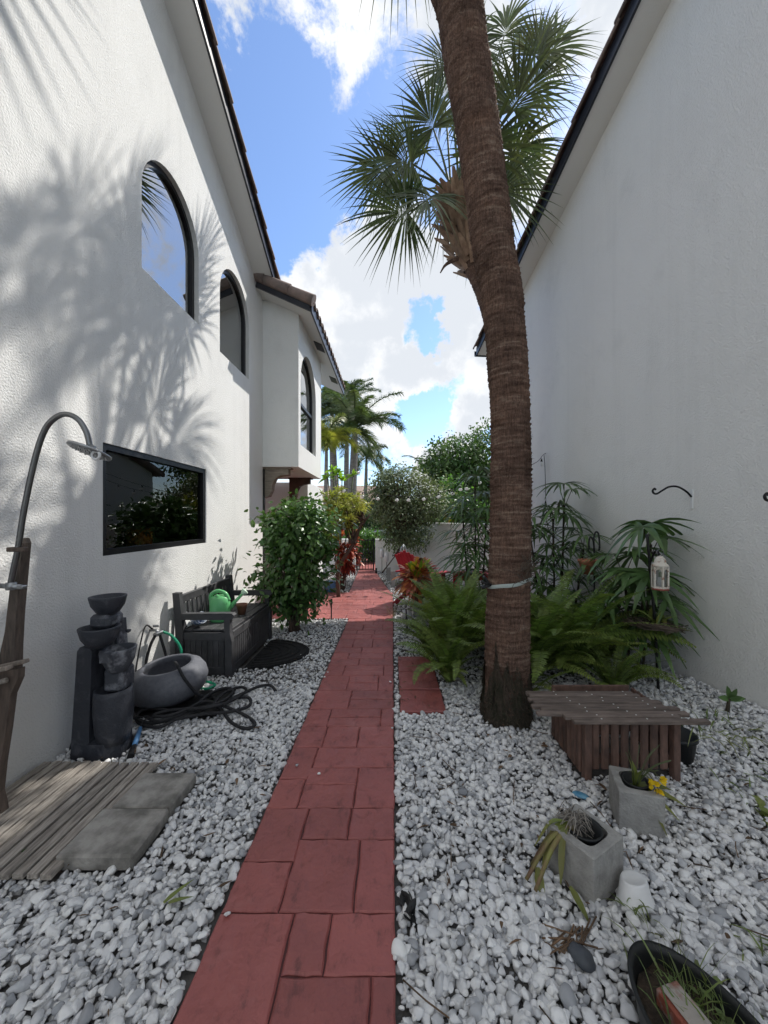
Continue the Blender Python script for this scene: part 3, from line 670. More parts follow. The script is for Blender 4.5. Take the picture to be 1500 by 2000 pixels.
for q in range(5):
    for k in range(1 + q * 5):
        a = 2 * math.pi * k / (1 + q * 5); p = np.array((q * .018 * math.cos(a), q * .018 * math.sin(a), -.009)) @ hr.T + np.array((-1.425, Y - .075, 1.768)); mb.box(p, (.005, .005, .006))
mb.build('shower_head', 'steel_grey', t)
mb = MB(); a = np.linspace(0, 2 * math.pi, 20, endpoint=False); mb.tube([(-1.365 + .018 * math.cos(q), Y - .115, 1.742 + .018 * math.sin(q)) for q in a], .006, 8, closed=True); mb.build('hook_ring', 'white_plastic', t)
mb = MB(); mb.box((-1.765, Y - .075, 1.305), (.085, .03, .022), bev=.004); mb.build('pipe_clamp', 'teak_dark', t)
mb = MB(); mb.tube([(-1.87, Y - .075, 1.135), (-1.745, Y - .075, 1.128)], .012); mb.tube([(-1.795, Y - .075, 1.115), (-1.795, Y - .075, 1.15)], .02); mb.box((-1.745, Y - .075, 1.128), (.03, .03, .016), bev=.004); mb.tube([(-1.875, Y - .075, 1.10), (-1.875, Y - .075, 1.155)], .014); mb.build('valve', 'steel_grey', t)

# tiered fountain
t = thing('tiered_fountain', (-1.78, 2.36, 0), 'charcoal stone garden fountain of stacked bowls on square columns against the left wall', 'fountain')
mb = MB(); mb.prism([(-1.915, .0), (-1.80, .0), (-1.80, .2), (-1.785, .66), (-1.80, .685), (-1.855, .685), (-1.872, .66)], lambda u, v, q: (u, q, v), 2.25, 2.40); mb.build('column', 'charcoal', t)
mb = MB(); mb.prism([(-1.84, .0), (-1.73, .0), (-1.73, .40), (-1.755, .80), (-1.85, .80), (-1.845, .4)], lambda u, v, q: (u, q, v), 2.405, 2.50)
mb.build('rear_post', 'charcoal_worn', t)
mb = MB(); mb.box((-1.80, 2.39, .815), (.125, .15, .085), bev=.02); mb.build('back_column', 'charcoal_worn', t)
def bowl(c, r, h, m='charcoal', tilt=0, sp=True):
    mb = MB(); mb.lathe([(r * .40, -h), (r * .62, -h * .86), (r * .88, -h * .5), (r, -h * .06), (r, 0), (r * .86, 0), (r * .80, -h * .25), (0, -h * .35)], c, 28, rot=rotm(tilt, 0, 0))
    return mb.build('bowl', m, t)
bowl((-1.785, 2.38, .965), .10, .115); bowl((-1.775, 2.30, .795), .108, .125)
bowl((-1.69, 2.34, .655), .096, .15, 'charcoal_worn')
mb = MB(); mb.prism([(-1.69 - .03, .60), (-1.69 + .03, .60), (-1.69 + .02, .658), (-1.69 - .035, .658)], lambda u, v, q: (u, q, v), 2.225, 2.28); mb.build('spout', 'charcoal_worn', t)
mb = MB(); mb.box((-1.705, 2.37, .46), (.115, .13, .14), bev=.015); mb.build('neck', 'charcoal_worn', t)
mb = MB(); mb.lathe([(.078, .09), (.095, .16), (.104, .27), (.103, .38), (.10, .415), (.086, .415), (.083, .37), (0, .36)], (-1.705, 2.32, 0), 30); mb.build('barrel_bowl', 'charcoal', t)
mb = MB(); mb.prism([(-1.80, 2.235), (-1.705, 2.235), (-1.645, 2.30), (-1.66, 2.42), (-1.80, 2.42)], lambda u, v, q: (u, v, q), 0, .115); mb.build('basin', 'charcoal', t)
mb = MB(); mb.lathe([(0, -.02), (.014, -.012), (.017, 0), (0, .004)], (-1.70, 2.44, .735), 12); mb.build('knob', 'charcoal', t)
mb = MB(); [mb.tube(bez([(-1.935, 2.40, .12 + .03 * k), (-1.965 - .01 * k, 2.36, .08), (-1.975, 2.34 - .01 * k, .03), (-1.93, 2.28, .02)], 6), .004, 6) for k in range(3)]; mb.build('power_cord', 'rubber', t)
HOLES.append((-1.93, -1.63, 2.23, 2.50))

# round planter, board, hoses
mb = MB(); mb.box((-1.60, 2.90, .035), (.66, .40, .02), rz=R(4), bev=.004)
tag(mb.build('rubber_board', 'rubber', loc=(-1.6, 2.9, 0)), 'flat dark board under the black hose and round grey planter', 'board')
HOLES.append((-1.93, -1.28, 2.70, 3.10))
t = thing('round_planter', (-1.74, 3.02, .045), 'squat round speckled grey planter bowl, empty and slightly tilted, beside the fountain', 'planter')
mb = MB(); mb.lathe([(.14, 0), (.19, .012), (.245, .07), (.27, .145), (.262, .205), (.235, .255), (.205, .272), (.19, .287), (.165, .290), (.158, .28), (.175, .23), (.215, .15), (.17, .05), (0, .03)], (0, 0, 0), 48, rot=rotm(R(5), R(-4), 0) @ np.diag((1.02, 1.02, .93)))
V = mb.V[0] + np.array((-1.73, 2.97, .05)); mb.V = [V]; mb.build('bowl', 'greypot', t)
hs = thing('garden_hose', gp(400, 1390), 'tangled black fabric garden hose heaped in front of the round grey planter', 'hose')
mb = MB()
L1 = [(-1.66, 2.90, .35), (-1.60, 2.83, .345), (-1.53, 2.80, .26), (-1.46, 2.86, .12), (-1.40, 2.95, .06), gp(430, 1372, .07), gp(475, 1354, .05), gp(505, 1341, .06), gp(528, 1339, .07), gp(539, 1350, .04)]
mb.tube(bez(L1, 10), .0115, 8)
L2 = [gp(262, 1393, .07), gp(272, 1412, .06), gp(310, 1420, .06), gp(350, 1402, .08), gp(400, 1385, .09), gp(450, 1366, .08), gp(484, 1362, .06), gp(487, 1378, .06), gp(450, 1390, .07), gp(400, 1394, .09), gp(340, 1405, .08), gp(290, 1412, .07), gp(266, 1399, .09), gp(290, 1384, .08), gp(350, 1388, .10), gp(420, 1376, .12), gp(455, 1352, .08), gp(440, 1344, .07), gp(410, 1355, .10), gp(380, 1378, .12), gp(330, 1398, .11), gp(300, 1398, .10), gp(330, 1388, .11), gp(400, 1382, .13), gp(445, 1372, .11), gp(480, 1350, .06), gp(470, 1342, .05), gp(440, 1352, .09), gp(420, 1372, .09), gp(434, 1388, .07), gp(452, 1411, .05), gp(480, 1423, .05), gp(498, 1414, .05), gp(480, 1398, .05), gp(445, 1382, .08), gp(400, 1370, .11), gp(360, 1392, .10), gp(310, 1408, .09), gp(285, 1400, .08)]
mb.tube(bez(L2, 9), .0115, 8)
mb.build('hose', 'hose', hs)
L3 = [gp(300, 1404, .06), gp(285, 1415, .05), gp(276, 1420, .05)]
mb = MB(); a_, b_ = np.array(gp(274, 1422, .06)), np.array(gp(262, 1458, .04)); c_ = np.array(gp(255, 1478, .035))
mb.tube([a_, a_ * .4 + b_ * .6, b_], [.012, .016, .015], 12); sp = thing('spray_wand', tuple(b_), 'blue and black hose spray wand lying on white gravel beside the fountain', 'hose nozzle'); mb.build('handle', 'blue', sp)
mb = MB(); mb.tube([b_, (b_ + c_) / 2, c_], [.016, .02, .019], 12); mb.build('nozzle', 'rubber', sp); mb = MB(); mb.tube(bez([a_, gp(280, 1408, .09), gp(292, 1400, .10), gp(268, 1400, .10), gp(262, 1390, .08)], 6), .004, 6); mb.build('thin_hose', 'rubber', sp)
bib = thing('hose_bib', (-2.0, 3.16, .52), 'wall tap with black and green hoses hanging between the round planter and bench', 'tap')
mb = MB(); mb.tube([(-2.03, 3.16, .52), (-1.97, 3.16, .52), (-1.94, 3.15, .50)], .012, 10); mb.box((-1.97, 3.16, .555), (.05, .012, .02), bev=.004); mb.box((-1.945, 3.15, .495), (.04, .09, .03), bev=.006); mb.build('spigot', 'steel_grey', bib)
mb = MB(); mb.tube(bez([(-1.945, 3.11, .49), (-1.955, 3.06, .42), (-1.965, 3.02, .28), (-1.955, 3.0, .1)], 8), .011, 8); mb.tube(bez([(-1.94, 3.16, .49), (-1.92, 3.17, .40), (-1.90, 3.2, .25), (-1.88, 3.2, .1)], 8), .011, 8); mb.build('black_hose', 'hose', bib)
mb = MB(); mb.tube(bez([(-1.935, 3.19, .50), (-1.87, 3.22, .45), (-1.80, 3.23, .33), (-1.785, 3.22, .12), (-1.70, 3.30, .05), (-1.55, 3.25, .04), (-1.50, 3.20, .04), (-1.54, 3.14, .04), (-1.62, 3.16, .04)], 8), .011, 8); mb.build('green_hose', 'greenhose', bib)
mb = MB(); mb.tube(bez([(-2.0, 3.16, .53), (-2.0, 3.08, .58), (-1.985, 3.0, .5), (-1.985, 2.93, .25), (-1.98, 2.92, .08)], 8), .006, 6); mb.build('thin_line', 'hose', bib)

# storage bench
BX0, BX1, BY0, BY1 = -1.965, -1.44, 3.40, 4.54
t = thing('storage_bench', (-1.7, 3.97, 0), 'charcoal storage bench with slatted back and planked box standing by the left wall', 'bench')
for y in (BY0 + .03, BY1 - .03):
    mb = MB(); mb.prism([(BX1 - .06, .02), (BX1, .02), (BX1, .34), (BX1 - .018, .42), (BX1 - .018, .55), (BX1 - .07, .55), (BX1 - .07, .42), (BX1 - .06, .3)], lambda u, v, q: (u, q, v), y - .03, y + .03); mb.build('front_leg', 'bench', t)
    mb = MB(); mb.prism([(BX0 + .02, .02), (BX0 + .085, .02), (BX0 + .085, .44), (BX0 + .05, .78), (BX0 - .01, .78), (BX0 + .015, .44)], lambda u, v, q: (u, q, v), y - .028, y + .028); mb.build('back_post', 'bench', t)
    mb = MB(); mb.prism([(BX0 + .06, .54), (BX1 - .01, .54), (BX1 + .015, .555), (BX1 + .02, .58), (BX1, .597), (BX1 - .06, .60), (BX0 + .05, .595)], lambda u, v, q: (u, q, v), y - .032, y + .032); mb.build('armrest', 'bench', t)
    mb = MB(); s_ = 1 if y > 4 else -1; x = BX0 + .09
    mb.box(((BX0 + BX1) / 2, y, .385), (BX1 - BX0 - .14, .036, .075), bev=.004); mb.box(((BX0 + BX1) / 2, y, .075), (BX1 - BX0 - .14, .036, .07), bev=.004)
    while x < BX1 - .07: mb.box((x + .0255, y, .23), (.049, .026, .30), bev=.004); x += .0515
    mb.build('side_panel', 'bench', t)
mb = MB(); y = BY0 + .065; mb.box((BX1 - .028, 3.97, .385), (.034, BY1 - BY0 - .12, .075), bev=.004); mb.box((BX1 - .028, 3.97, .075), (.034, BY1 - BY0 - .12, .07), bev=.004)
while y < BY1 - .08: mb.box((BX1 - .03, y + .0245, .23), (.024, .047, .30), bev=.004); y += .0495
mb.box((BX0 + .05, 3.97, .22), (.02, BY1 - BY0 - .1, .4)); mb.build('front_panel', 'bench', t)
mb = MB()
for k in range(5): mb.box((BX0 + .115 + k * .0855, 3.97, .437), (.081, BY1 - BY0 - .07, .02), bev=.003)
mb.build('seat', 'bench', t)
mb = MB(); mb.box((BX0 + .032, 3.97, .715), (.03, BY1 - BY0 - .1, .075), bev=.005); mb.box((BX0 + .055, 3.97, .47), (.03, BY1 - BY0 - .1, .045), bev=.004); mb.build('back_rail', 'bench', t)
for k in range(12):
    mb = MB(); y = BY0 + .10 + k * (BY1 - BY0 - .2) / 11; mb.bar((BX0 + .055, y, .485), (BX0 + .034, y, .69), .046, .015, up=(1, 0, 0), bev=.003); mb.build('back_slat', 'bench', t)
HOLES.append((BX0, BX1 - .03, BY0 + .04, BY1 - .04))
# watering can
t = thing('watering_can', (-1.69, 3.72, .447), 'light green plastic watering can standing on the charcoal bench seat', 'watering can')
mb = MB(); c = (-1.69, 3.72, .447); mb.lathe([(.088, 0), (.093, .006), (.096, .05), (.101, .13), (.098, .18), (.085, .225), (.055, .25), (0, .252)], c, 32, sx=1, sy=.8); mb.build('body', 'can', t)
mb = MB(); mb.tube(bez([(c[0] - .085, c[1], c[2] + .17), (c[0] - .09, c[1], c[2] + .25), (c[0] - .03, c[1], c[2] + .292), (c[0] + .05, c[1], c[2] + .27), (c[0] + .088, c[1], c[2] + .20)], 8), .018, 10); mb.tube([(c[0] - .02, c[1] - .04, c[2] + .26), (c[0] + .08, c[1] - .03, c[2] + .17)], .016, 8); mb.build('handle', 'can', t)
mb = MB(); mb.tube([(c[0] + .075, c[1] + .02, c[2] + .11), (c[0] + .13, c[1] + .05, c[2] + .18), (c[0] + .185, c[1] + .08, c[2] + .245)], [.026, .017, .014], 12); mb.build('spout', 'can', t)
mb = MB(); d = unit(np.array((.6, .3, .55))); rot = np.array(Vector(d).to_track_quat('Z', 'Y').to_matrix()); mb.lathe([(.014, -.035), (.036, 0), (.037, .01), (.03, .018), (0, .022)], (c[0] + .205, c[1] + .09, c[2] + .268), 20, rot=rot); mb.build('rose', 'can_rose', t)
# pot lying on its side
M['tin'] = pm('printed_tin', (.55, .60, .68), (.16, .22, .36), 28, .45, contrast=(.48, .52), detail=2)
M['paper'] = pm('pale_card', (.65, .66, .66), None, rough=.8)
t = thing('flower_tin', (-1.82, 3.53, .447), 'small blue and white printed tin pot tipped over on the bench seat', 'pot')
rot = rotm(R(28), R(62), 0); mb = MB(); mb.lathe([(0, -.05), (.045, -.05), (.055, .06), (.05, .06), (.042, -.04), (0, -.04)], (-1.80, 3.52, .515), 24, rot=rot); mb.build('pot', 'tin', t)
mb = MB(); mb.box((-1.895, 3.50, .52), (.005, .07, .13), ry=R(-20)); mb.build('card', 'paper', t)
M['terra_dark'] = pm('old_terracotta', (.20, .09, .06), None, rough=.8, bump=(40, .4, .004))
mb = MB(); mb.lathe([(0, 0), (.035, 0), (.05, .085), (.055, .09), (.055, .11), (.046, .11), (.04, .02), (0, .02)], (-1.58, 3.98, .447), 22); tag(mb.build('clay_pot', 'terra_dark', loc=(-1.58, 3.98, .447)), 'small dark clay pot on the bench seat behind the green watering can', 'pot')
# half-round door mat
t = thing('door_mat', (-1.3, 3.98, .03), 'black half-round coir door mat on the gravel in front of the charcoal bench', 'mat')
mb = MB(); a = np.linspace(-math.pi / 2, math.pi / 2, 40); P = [(-1.40 + .52 * math.cos(q), 3.99 + .40 * math.sin(q)) for q in a]; mb.prism(P, lambda u, v, q: (u, v, q), .028, .046); mb.build('mat_base', 'mat', t)
mb = MB(); 
for k in range(5):
    s_ = .93 - k * .17; mb.tube([(-1.39 + .52 * s_ * math.cos(q), 3.99 + .40 * s_ * math.sin(q), .047) for q in np.linspace(-1.5, 1.5, 40)], .013, 6)
mb.build('ribs', 'mat', t)
HOLES.append((-1.45, -1.1, 3.6, 4.38)); CIRC.append((-1.3, 3.99, .36)); HOLES.append((.05, .41, 2.77, 3.91))
# stake light rod by the landing
mb = MB(); x, y, _ = gp(647, 1211); mb.tube([(x, y, 0), (x + .003, y, .31)], .009, 8); mb.tube([(x + .003, y, .25), (x + .003, y, .325)], .014, 8)
tag(mb.build('path_stake', 'rubber', loc=(x, y, 0)), 'thin black stake light standing in gravel at the corner of the red landing', 'stake')

# pineapple vase and plant behind the picture window
M['vase'] = pm('amber_pineapple_ceramic', (.55, .25, .04), (.38, .15, .02), 12, .3)
t = thing('pineapple_vase', (-2.27, 3.40, 1.20), 'amber pineapple-shaped vase with leafy plant inside the picture window', 'vase')
mb = MB(); mb.lathe([(0, 0), (.07, 0), (.095, .05), (.095, .13), (.075, .175), (.06, .18), (0, .16)], (-2.27, 3.40, 1.19), 24)
for r in range(6):
    for k in range(12):
        q = 2 * math.pi * (k + .5 * (r % 2)) / 12; zz = .02 + r * .028; rr = .088 if 1 <= r <= 4 else .078
        mb.lathe([(.02, 0), (.014, .012), (0, .017)], (-2.27 + rr * math.cos(q), 3.40 + rr * math.sin(q), 1.19 + zz), 6, rot=np.array(Vector((math.cos(q), math.sin(q), 0)).to_track_quat('Z', 'Y').to_matrix()))
mb.build('vase', 'vase', t)
mb = MB(); mb.box((-2.32, 3.4, 1.178), (.45, 1.45, .02)); tag(mb.build('window_shelf', 'dark', loc=(-2.32, 3.4, 1.178)), 'dark shelf inside the picture window under the pineapple vase', 'shelf')
VASE = t
# ================================================================== OBJECTS ON THE RIGHT
M['iron'] = pm('black_iron', (.014, .014, .016), None, rough=.45, metal=.3)
M['slatwood'] = pm('red_brown_slats', (.17, .10, .078), (.085, .055, .046), 9, .75, (45, .5, .004), island=.28, stretch=(3, 3, 1))
M['slattop'] = pm('grey_brown_slats', (.19, .15, .13), (.10, .08, .07), 9, .8, (45, .5, .004), island=.18, stretch=(1, 5, 5))
M['screw'] = pm('bright_screws', (.7, .7, .7), None, rough=.4)
M['block'] = pm('cinder_block', (.36, .355, .34), (.25, .245, .235), 16, .95, (90, .9, .006, 4), detail=7)
M['blackpot'] = pm('black_nursery_pot', (.015, .017, .018), None, rough=.5)
M['red'] = pm('red_painted_wood', (.40, .022, .04), (.33, .018, .03), 6, .5, (30, .2, .003))
M['pedestal'] = pm('grey_pedestal', (.33, .34, .33), (.27, .28, .27), 9, .85, (50, .4, .005))
M['cobalt'] = pm('cobalt_glazed_pot', (.015, .025, .13), None, rough=.2, coat=.4)
M['lantern'] = pm('rusted_white_lantern', (.66, .62, .54), (.25, .10, .05), 22, .6, contrast=(.55, .68), detail=6)
M['lantern_base'] = pm('red_rust', (.33, .06, .05), (.2, .1, .07), 20, .7)
M['terracotta'] = pm('terracotta_pot', (.42, .17, .10), (.30, .12, .07), 12, .8, (40, .3, .003))
M['twig'] = pm('dry_twigs', (.13, .10, .075), (.07, .055, .045), 20, .9, island=.3)
M['root'] = pm('grey_orchid_roots', (.30, .28, .25), (.2, .18, .16), 20, .9, island=.2)
M['strap'] = pm('grey_green_strap', (.40, .46, .44), None, rough=.6)
M['shell'] = pm('grey_ribbed_stone', (.40, .40, .39), (.25, .25, .24), 12, .85, (40, .4, .006))

# slatted planter bench
t = thing('slatted_planter', (1.3, 2.2, 0), 'low brown slatted wood planter box with long plank top in front of the palm', 'planter')
for x in (1.065, 1.547): mb = MB(); mb.box((x, 2.075, .18), (.038, .045, .36), bev=.004); mb.build('leg', 'slatwood', t)
mb = MB(); n = 8
for k in range(n):
    x = 1.117 + k * (1.495 - 1.117) / (n - 1); mb.box((x, 2.085, .213), (.044, .018, .285), bev=.009)
mb.box((1.306, 2.103, .30), (.46, .018, .05)); mb.box((1.306, 2.103, .12), (.46, .018, .05)); mb.build('front_slats', 'slatwood', t)
for xs in (1.047, 1.565):
    mb = MB()
    for k in range(7): mb.box((xs, 2.125 + k * .055, .195), (.018, .045, .31), bev=.006)
    mb.build('side_slats', 'slatwood', t)
mb = MB(); mb.box((1.306, 2.5, .19), (.50, .02, .32)); mb.build('back_panel', 'slatwood', t)
mb = MB()
for k in range(9):
    f = k / 8; y = 1.99 + f * .315; x0 = .80 + (.05, 0.12, -.01, .03, -.01, .02, .0, .03, .02)[k] * (1 if k < 3 else .8) + (.10 if k == 0 else 0); x1 = 1.66 - f * .20 + (.0, -.1, .0, .01, -.02, .01, 0, -.01, 0)[k]
    mb.box(((x0 + x1) / 2, y, .385 + (.004 if k % 2 else 0)), (x1 - x0, .0345, .02), bev=.003, rz=R(random.uniform(-.6, .6)))
mb.build('top_slats', 'slattop', t)
mb = MB()
for k in range(9):
    for f in (.22, .5, .78): mb.lathe([(.0045, 0), (.004, .0015), (0, .002)], (.95 + f * .75 - k * .018 + random.uniform(-.02, .02), 1.99 + k * .0394, .3985), 8)
mb.build('screws', 'screw', t)
HOLES.append((1.04, 1.57, 2.10, 2.50))
mb = MB(); mb.lathe([(0, 0), (.085, 0), (.10, .12), (.108, .12), (.108, .14), (.095, .14), (.09, .03), (0, .03)], (1.70, 2.27, .03), 24); tag(mb.build('nursery_pot', 'blackpot', loc=(1.7, 2.27, .03)), 'black plastic nursery pot behind the right end of the slatted planter', 'pot')

def cinder(c, rz, w, d, h, lb, potted):
    t = thing('cinder_block', (*c, .01), lb, 'block', 'cinder blocks used as planters')
    mb = MB(); rot = rotm(0, 0, rz); hw, hd = w / 2, d / 2; wl = .032
    n = 28; a = np.linspace(0, 2 * math.pi, n, endpoint=False) + math.pi / 4
    def sq(r1, r2, e):  # rounded rectangle
        return np.stack([r1 * np.sign(np.cos(a)) * np.abs(np.cos(a)) ** e, r2 * np.sign(np.sin(a)) * np.abs(np.sin(a)) ** e], -1)
    out = sq(hw, hd, .07); inn = sq(hw - wl, hd - wl, .45); zz = np.zeros((n, 1))
    rings = [np.hstack([out, zz]), np.hstack([out, zz + h - .004]), np.hstack([sq(hw - .004, hd - .004, .07), zz + h]), np.hstack([inn, zz + h]), np.hstack([inn, zz + .02])]
    V = np.concatenate(rings) @ rot.T + np.array((*c, .01)); F = [(k * n + i, k * n + (i + 1) % n, (k + 1) * n + (i + 1) % n, (k + 1) * n + i) for k in range(4) for i in range(n)] + [tuple(4 * n + i for i in range(n))]
    mb.add(V, F); mb.build('block', 'block', t)
    HOLES.append((c[0] - w * .5, c[0] + w * .5, c[1] - d * .5, c[1] + d * .5))
    mb = MB(); r = min(hw, hd) - wl - .006; mb.lathe([(r * .75, .03), (r, h - .002), (r + .006, h + .006), (r - .004, h + .006), (r * .9, h - .06), (0, h - .065)], (*c, .01), 26); tag(mb.build('nursery_pot', 'blackpot', loc=(*c, .01)), potted, 'pot')
    return t
B1 = (1.155, 1.80); B2 = (.775, 1.53)
cinder(B1, R(-17), .185, .19, .195, 'grey cinder block farther from the camera, holding yellow orchid', 'black pot set inside the cinder block with the yellow orchid')
cinder(B2, R(31), .205, .205, .19, 'grey cinder block nearer the camera with wilted leaves hanging over it', 'black pot set inside the nearer cinder block with dead roots')
# upturned tub
mb = MB(); mb.lathe([(.072, 0), (.072, .006), (.066, .008), (.052, .068), (.047, .075), (.040, .071), (0, .072)], (.905, 1.41, .03), 30, sx=1.0, sy=.8, rot=rotm(R(-8), R(5), R(30))); tag(mb.build('plastic_tub', 'white_plastic', loc=(.9, 1.405, .03)), 'small white plastic tub turned upside down beside the nearer cinder block', 'tub')
# oval black trough
TB = (.80, .91); ta = R(-97)
t = thing('oval_trough', (*TB, 0), 'black oval plastic trough with soil, weeds and brick in the bottom right corner', 'trough')
mb = MB(); mb.lathe([(.85, 0), (.93, .10), (1, .155), (1.03, .16), (1.03, .168), (.97, .168), (.95, .15), (.9, .08)], (*TB, 0), 44, sx=.14, sy=.24, rot=rotm(0, 0, R(12)), cap=False)
mb.build('rim', 'blackpot', t)
M['wetsoil'] = pm('dark_potting_soil', (.035, .027, .02), (.07, .05, .035), 40, .95, (60, 1, .02))
n_ = 40; mb = MB(); rr = np.linspace(0, 1, 14); a = np.linspace(0, 2 * math.pi, n_, endpoint=False); V = []
for r in rr:
    for q in a: p = rotm(0, 0, R(10)) @ np.array((.128 * r * math.cos(q), .222 * r * math.sin(q), 0)); V.append((TB[0] + p[0], TB[1] + p[1], .108 + .024 * random.random()))
F = [(i * n_ + j, i * n_ + (j + 1) % n_, (i + 1) * n_ + (j + 1) % n_, (i + 1) * n_ + j) for i in range(13) for j in range(n_)]
mb.add(V, F, True); mb.build('soil', 'wetsoil', t)
M['brick'] = pm('old_red_brick', (.26, .075, .05), (.33, .29, .26), 16, .9, (50, .7, .006), contrast=(.5, .62))
M['brick_top'] = pm('mortared_brick', (.36, .33, .30), (.25, .12, .09), 14, .9, (50, .7, .006), contrast=(.55, .66))
bk = thing('brick', (.775, .955, .12), 'old red brick with grey mortar lying inside the black oval trough', 'brick')
mb = MB(); mb.box((.775, .955, .142), (.062, .19, .045), rz=R(14), bev=.004); mb.build('body', 'brick', bk); mb = MB(); mb.box((.782, .953, .1705), (.056, .185, .010), rz=R(14), bev=.004); mb.build('mortar', 'brick_top', bk)
CIRC += [(.785, 1.01, .125), (.81, .92, .14), (.83, .82, .14)]
# odd stones
M['slate'] = pm('dark_slate_stone', (.075, .085, .10), (.05, .056, .066), 14, .55, (40, .3, .004)); M['greystone'] = pm('grey_stone', (.24, .25, .27), None, rough=.7, bump=(40, .4, .004)); M['shard'] = pm('blue_glazed_shard', (.06, .22, .38), (.16, .36, .5), 20, .3)
def stone(p, r, m, lb, sq=(1, .8, .45), rz=0, sub=3, cat='stone'):
    V, F = ico(sub); n = rvec(7); dt = V @ n.T; dd = rng.uniform(.7, .97, 7); V = V * np.minimum(1, np.where(dt > 1e-3, dd / np.maximum(dt, 1e-3), 9).min(1))[:, None]
    V = V * np.array(sq) * r @ rotm(0, 0, rz).T + np.array(p); mb = MB(); mb.add(V, F, True); tag(mb.build('stone', m, loc=p), lb, cat)
stone(gp(1134, 1866, .035), .048, 'slate', 'smooth dark slate-blue stone on the white gravel near the oval trough', rz=R(-60), sq=(1, .7, .5))
stone(gp(905, 1546, .035), .028, 'greystone', 'round grey stone alone on white gravel between path and slatted planter')
stone(gp(1134, 1553, .035), .04, 'shard', 'bright blue glazed shard lying on the white gravel', sq=(1, .55, .3), rz=R(-35), cat='shard')
# wall hooks
def hook(s, zb, lb):
    p = lambda o, z: rw(s, o, z); t = thing('wall_hook', p(0, zb), lb, 'hook', 'black hooks on the right wall')
    mb = MB(); mb.box(p(.006, zb + .02), (.012, .022, .17), rz=math.atan(.103), bev=.003); mb.build('wall_plate', 'white_plastic', t)
    P = [p(.012, zb + .04), p(.06, zb + .085), p(.14, zb + .125), p(.22, zb + .125), p(.29, zb + .09), p(.335, zb + .065), p(.365, zb + .068), p(.375, zb + .09), p(.36, zb + .108), p(.348, zb + .098)]
    mb = MB(); mb.tube(bez(P, 8), .0085, 8); mb.build('arm', 'iron', t)
hook(3.31, 1.60, 'black curled plant hook on the right wall above the lantern'); hook(2.42, 1.50, 'black plant hook cut off by the right edge of the photo')
# shepherd pole with lantern and twig tray
px_, py_ = 2.18, 3.13
t = thing('shepherd_pole', (px_, py_, 0), 'thin black garden pole with hook, standing in gravel by the right wall', 'pole')
mb = MB(); mb.tube(bez([(px_ + .02, py_, 0), (px_ - .005, py_, .5), (px_ - .04, py_, .95), (px_ - .075, py_, 1.32)], 8), .011, 8); mb.tube(bez([(px_ - .052, py_, 1.08), (px_ - .05, py_ - .05, 1.17), (px_ - .05, py_ - .08, 1.19), (px_ - .05, py_ - .11, 1.165)], 6), .009, 8); mb.build('pole', 'iron', t)
lx, ly = px_ - .045, py_ - .11
t = thing('lantern', (lx, ly, .89), 'rusted white six-sided candle lantern hanging from the black garden pole', 'lantern')
a6 = [(lx + .053 * math.cos(R(60 * k + 15)), ly + .053 * math.sin(R(60 * k + 15))) for k in range(6)]
mb = MB()
for (x, y) in a6: mb.box((x, y, .985), (.012, .012, .175))
for z in (.905, 1.068):
    for k in range(6): (x0, y0), (x1, y1) = a6[k], a6[(k + 1) % 6]; mb.bar((x0, y0, z), (x1, y1, z), .010, .016)
for k in range(6):   # arched heads of the panes
    (x0, y0), (x1, y1) = a6[k], a6[(k + 1) % 6]
    for q0, q1 in zip(np.linspace(0, math.pi, 7), np.linspace(0, math.pi, 7)[1:]):
        f = lambda q: (x0 + (x1 - x0) * (.5 - .42 * math.cos(q)), y0 + (y1 - y0) * (.5 - .42 * math.cos(q)), 1.03 + .026 * math.sin(q)); mb.bar(f(q0), f(q1), .007, .009)
mb.lathe([(.066, 1.068), (.064, 1.082), (.046, 1.10), (.045, 1.112), (.04, 1.13), (.02, 1.15), (0, 1.155)], (lx, ly, 0), 6); mb.build('frame', 'lantern', t)
mb = MB(); mb.lathe([(0, .884), (.064, .884), (.064, .898), (0, .898)], (lx, ly, 0), 6); mb.build('base', 'lantern_base', t)
mb = MB(); V = [(x, y, z) for z in (.91, 1.06) for x, y in [(lx + (p - lx) * .93, ly + (q - ly) * .93) for p, q in a6]]; mb.add(V, [(k, (k + 1) % 6, 6 + (k + 1) % 6, 6 + k) for k in range(6)]); mb.build('pane', 'clearglass', t)
mb = MB(); a = np.linspace(0, 2 * math.pi, 18, endpoint=False); mb.tube([(lx + .028 * math.cos(q), ly, 1.178 + .028 * math.sin(q)) for q in a], .003, 6, closed=True); mb.build('ring', 'steel', t)
mb = MB(); mb.lathe([(0, .9), (.022, .9), (.022, .98), (0, .985)], (lx, ly, 0), 14); mb.build('candle', 'paper', t)
t = thing('twig_tray', (px_ - .04, py_ - .02, .59), 'flat twig nest tray on the black pole under the lantern', 'tray')
mb = MB()
for k in range(170):
    a = random.uniform(0, 2 * math.pi); r = .17 * math.sqrt(random.random()); p = np.array((px_ - .05 + r * math.cos(a) * 1.15, py_ - .03 + r * math.sin(a), .585 + random.uniform(-.012, .02) + .12 * (r * math.cos(a)) * -.6)); q = a + random.uniform(.9, 2.2); l = random.uniform(.05, .11)
    d = np.array((math.cos(q) * l, math.sin(q) * l, random.uniform(-.015, .012))); mb.tube([p - d, p + random.uniform(-.006, .006), p + d], random.uniform(.002, .005), 5)
mb.build('twigs', 'twig', t)
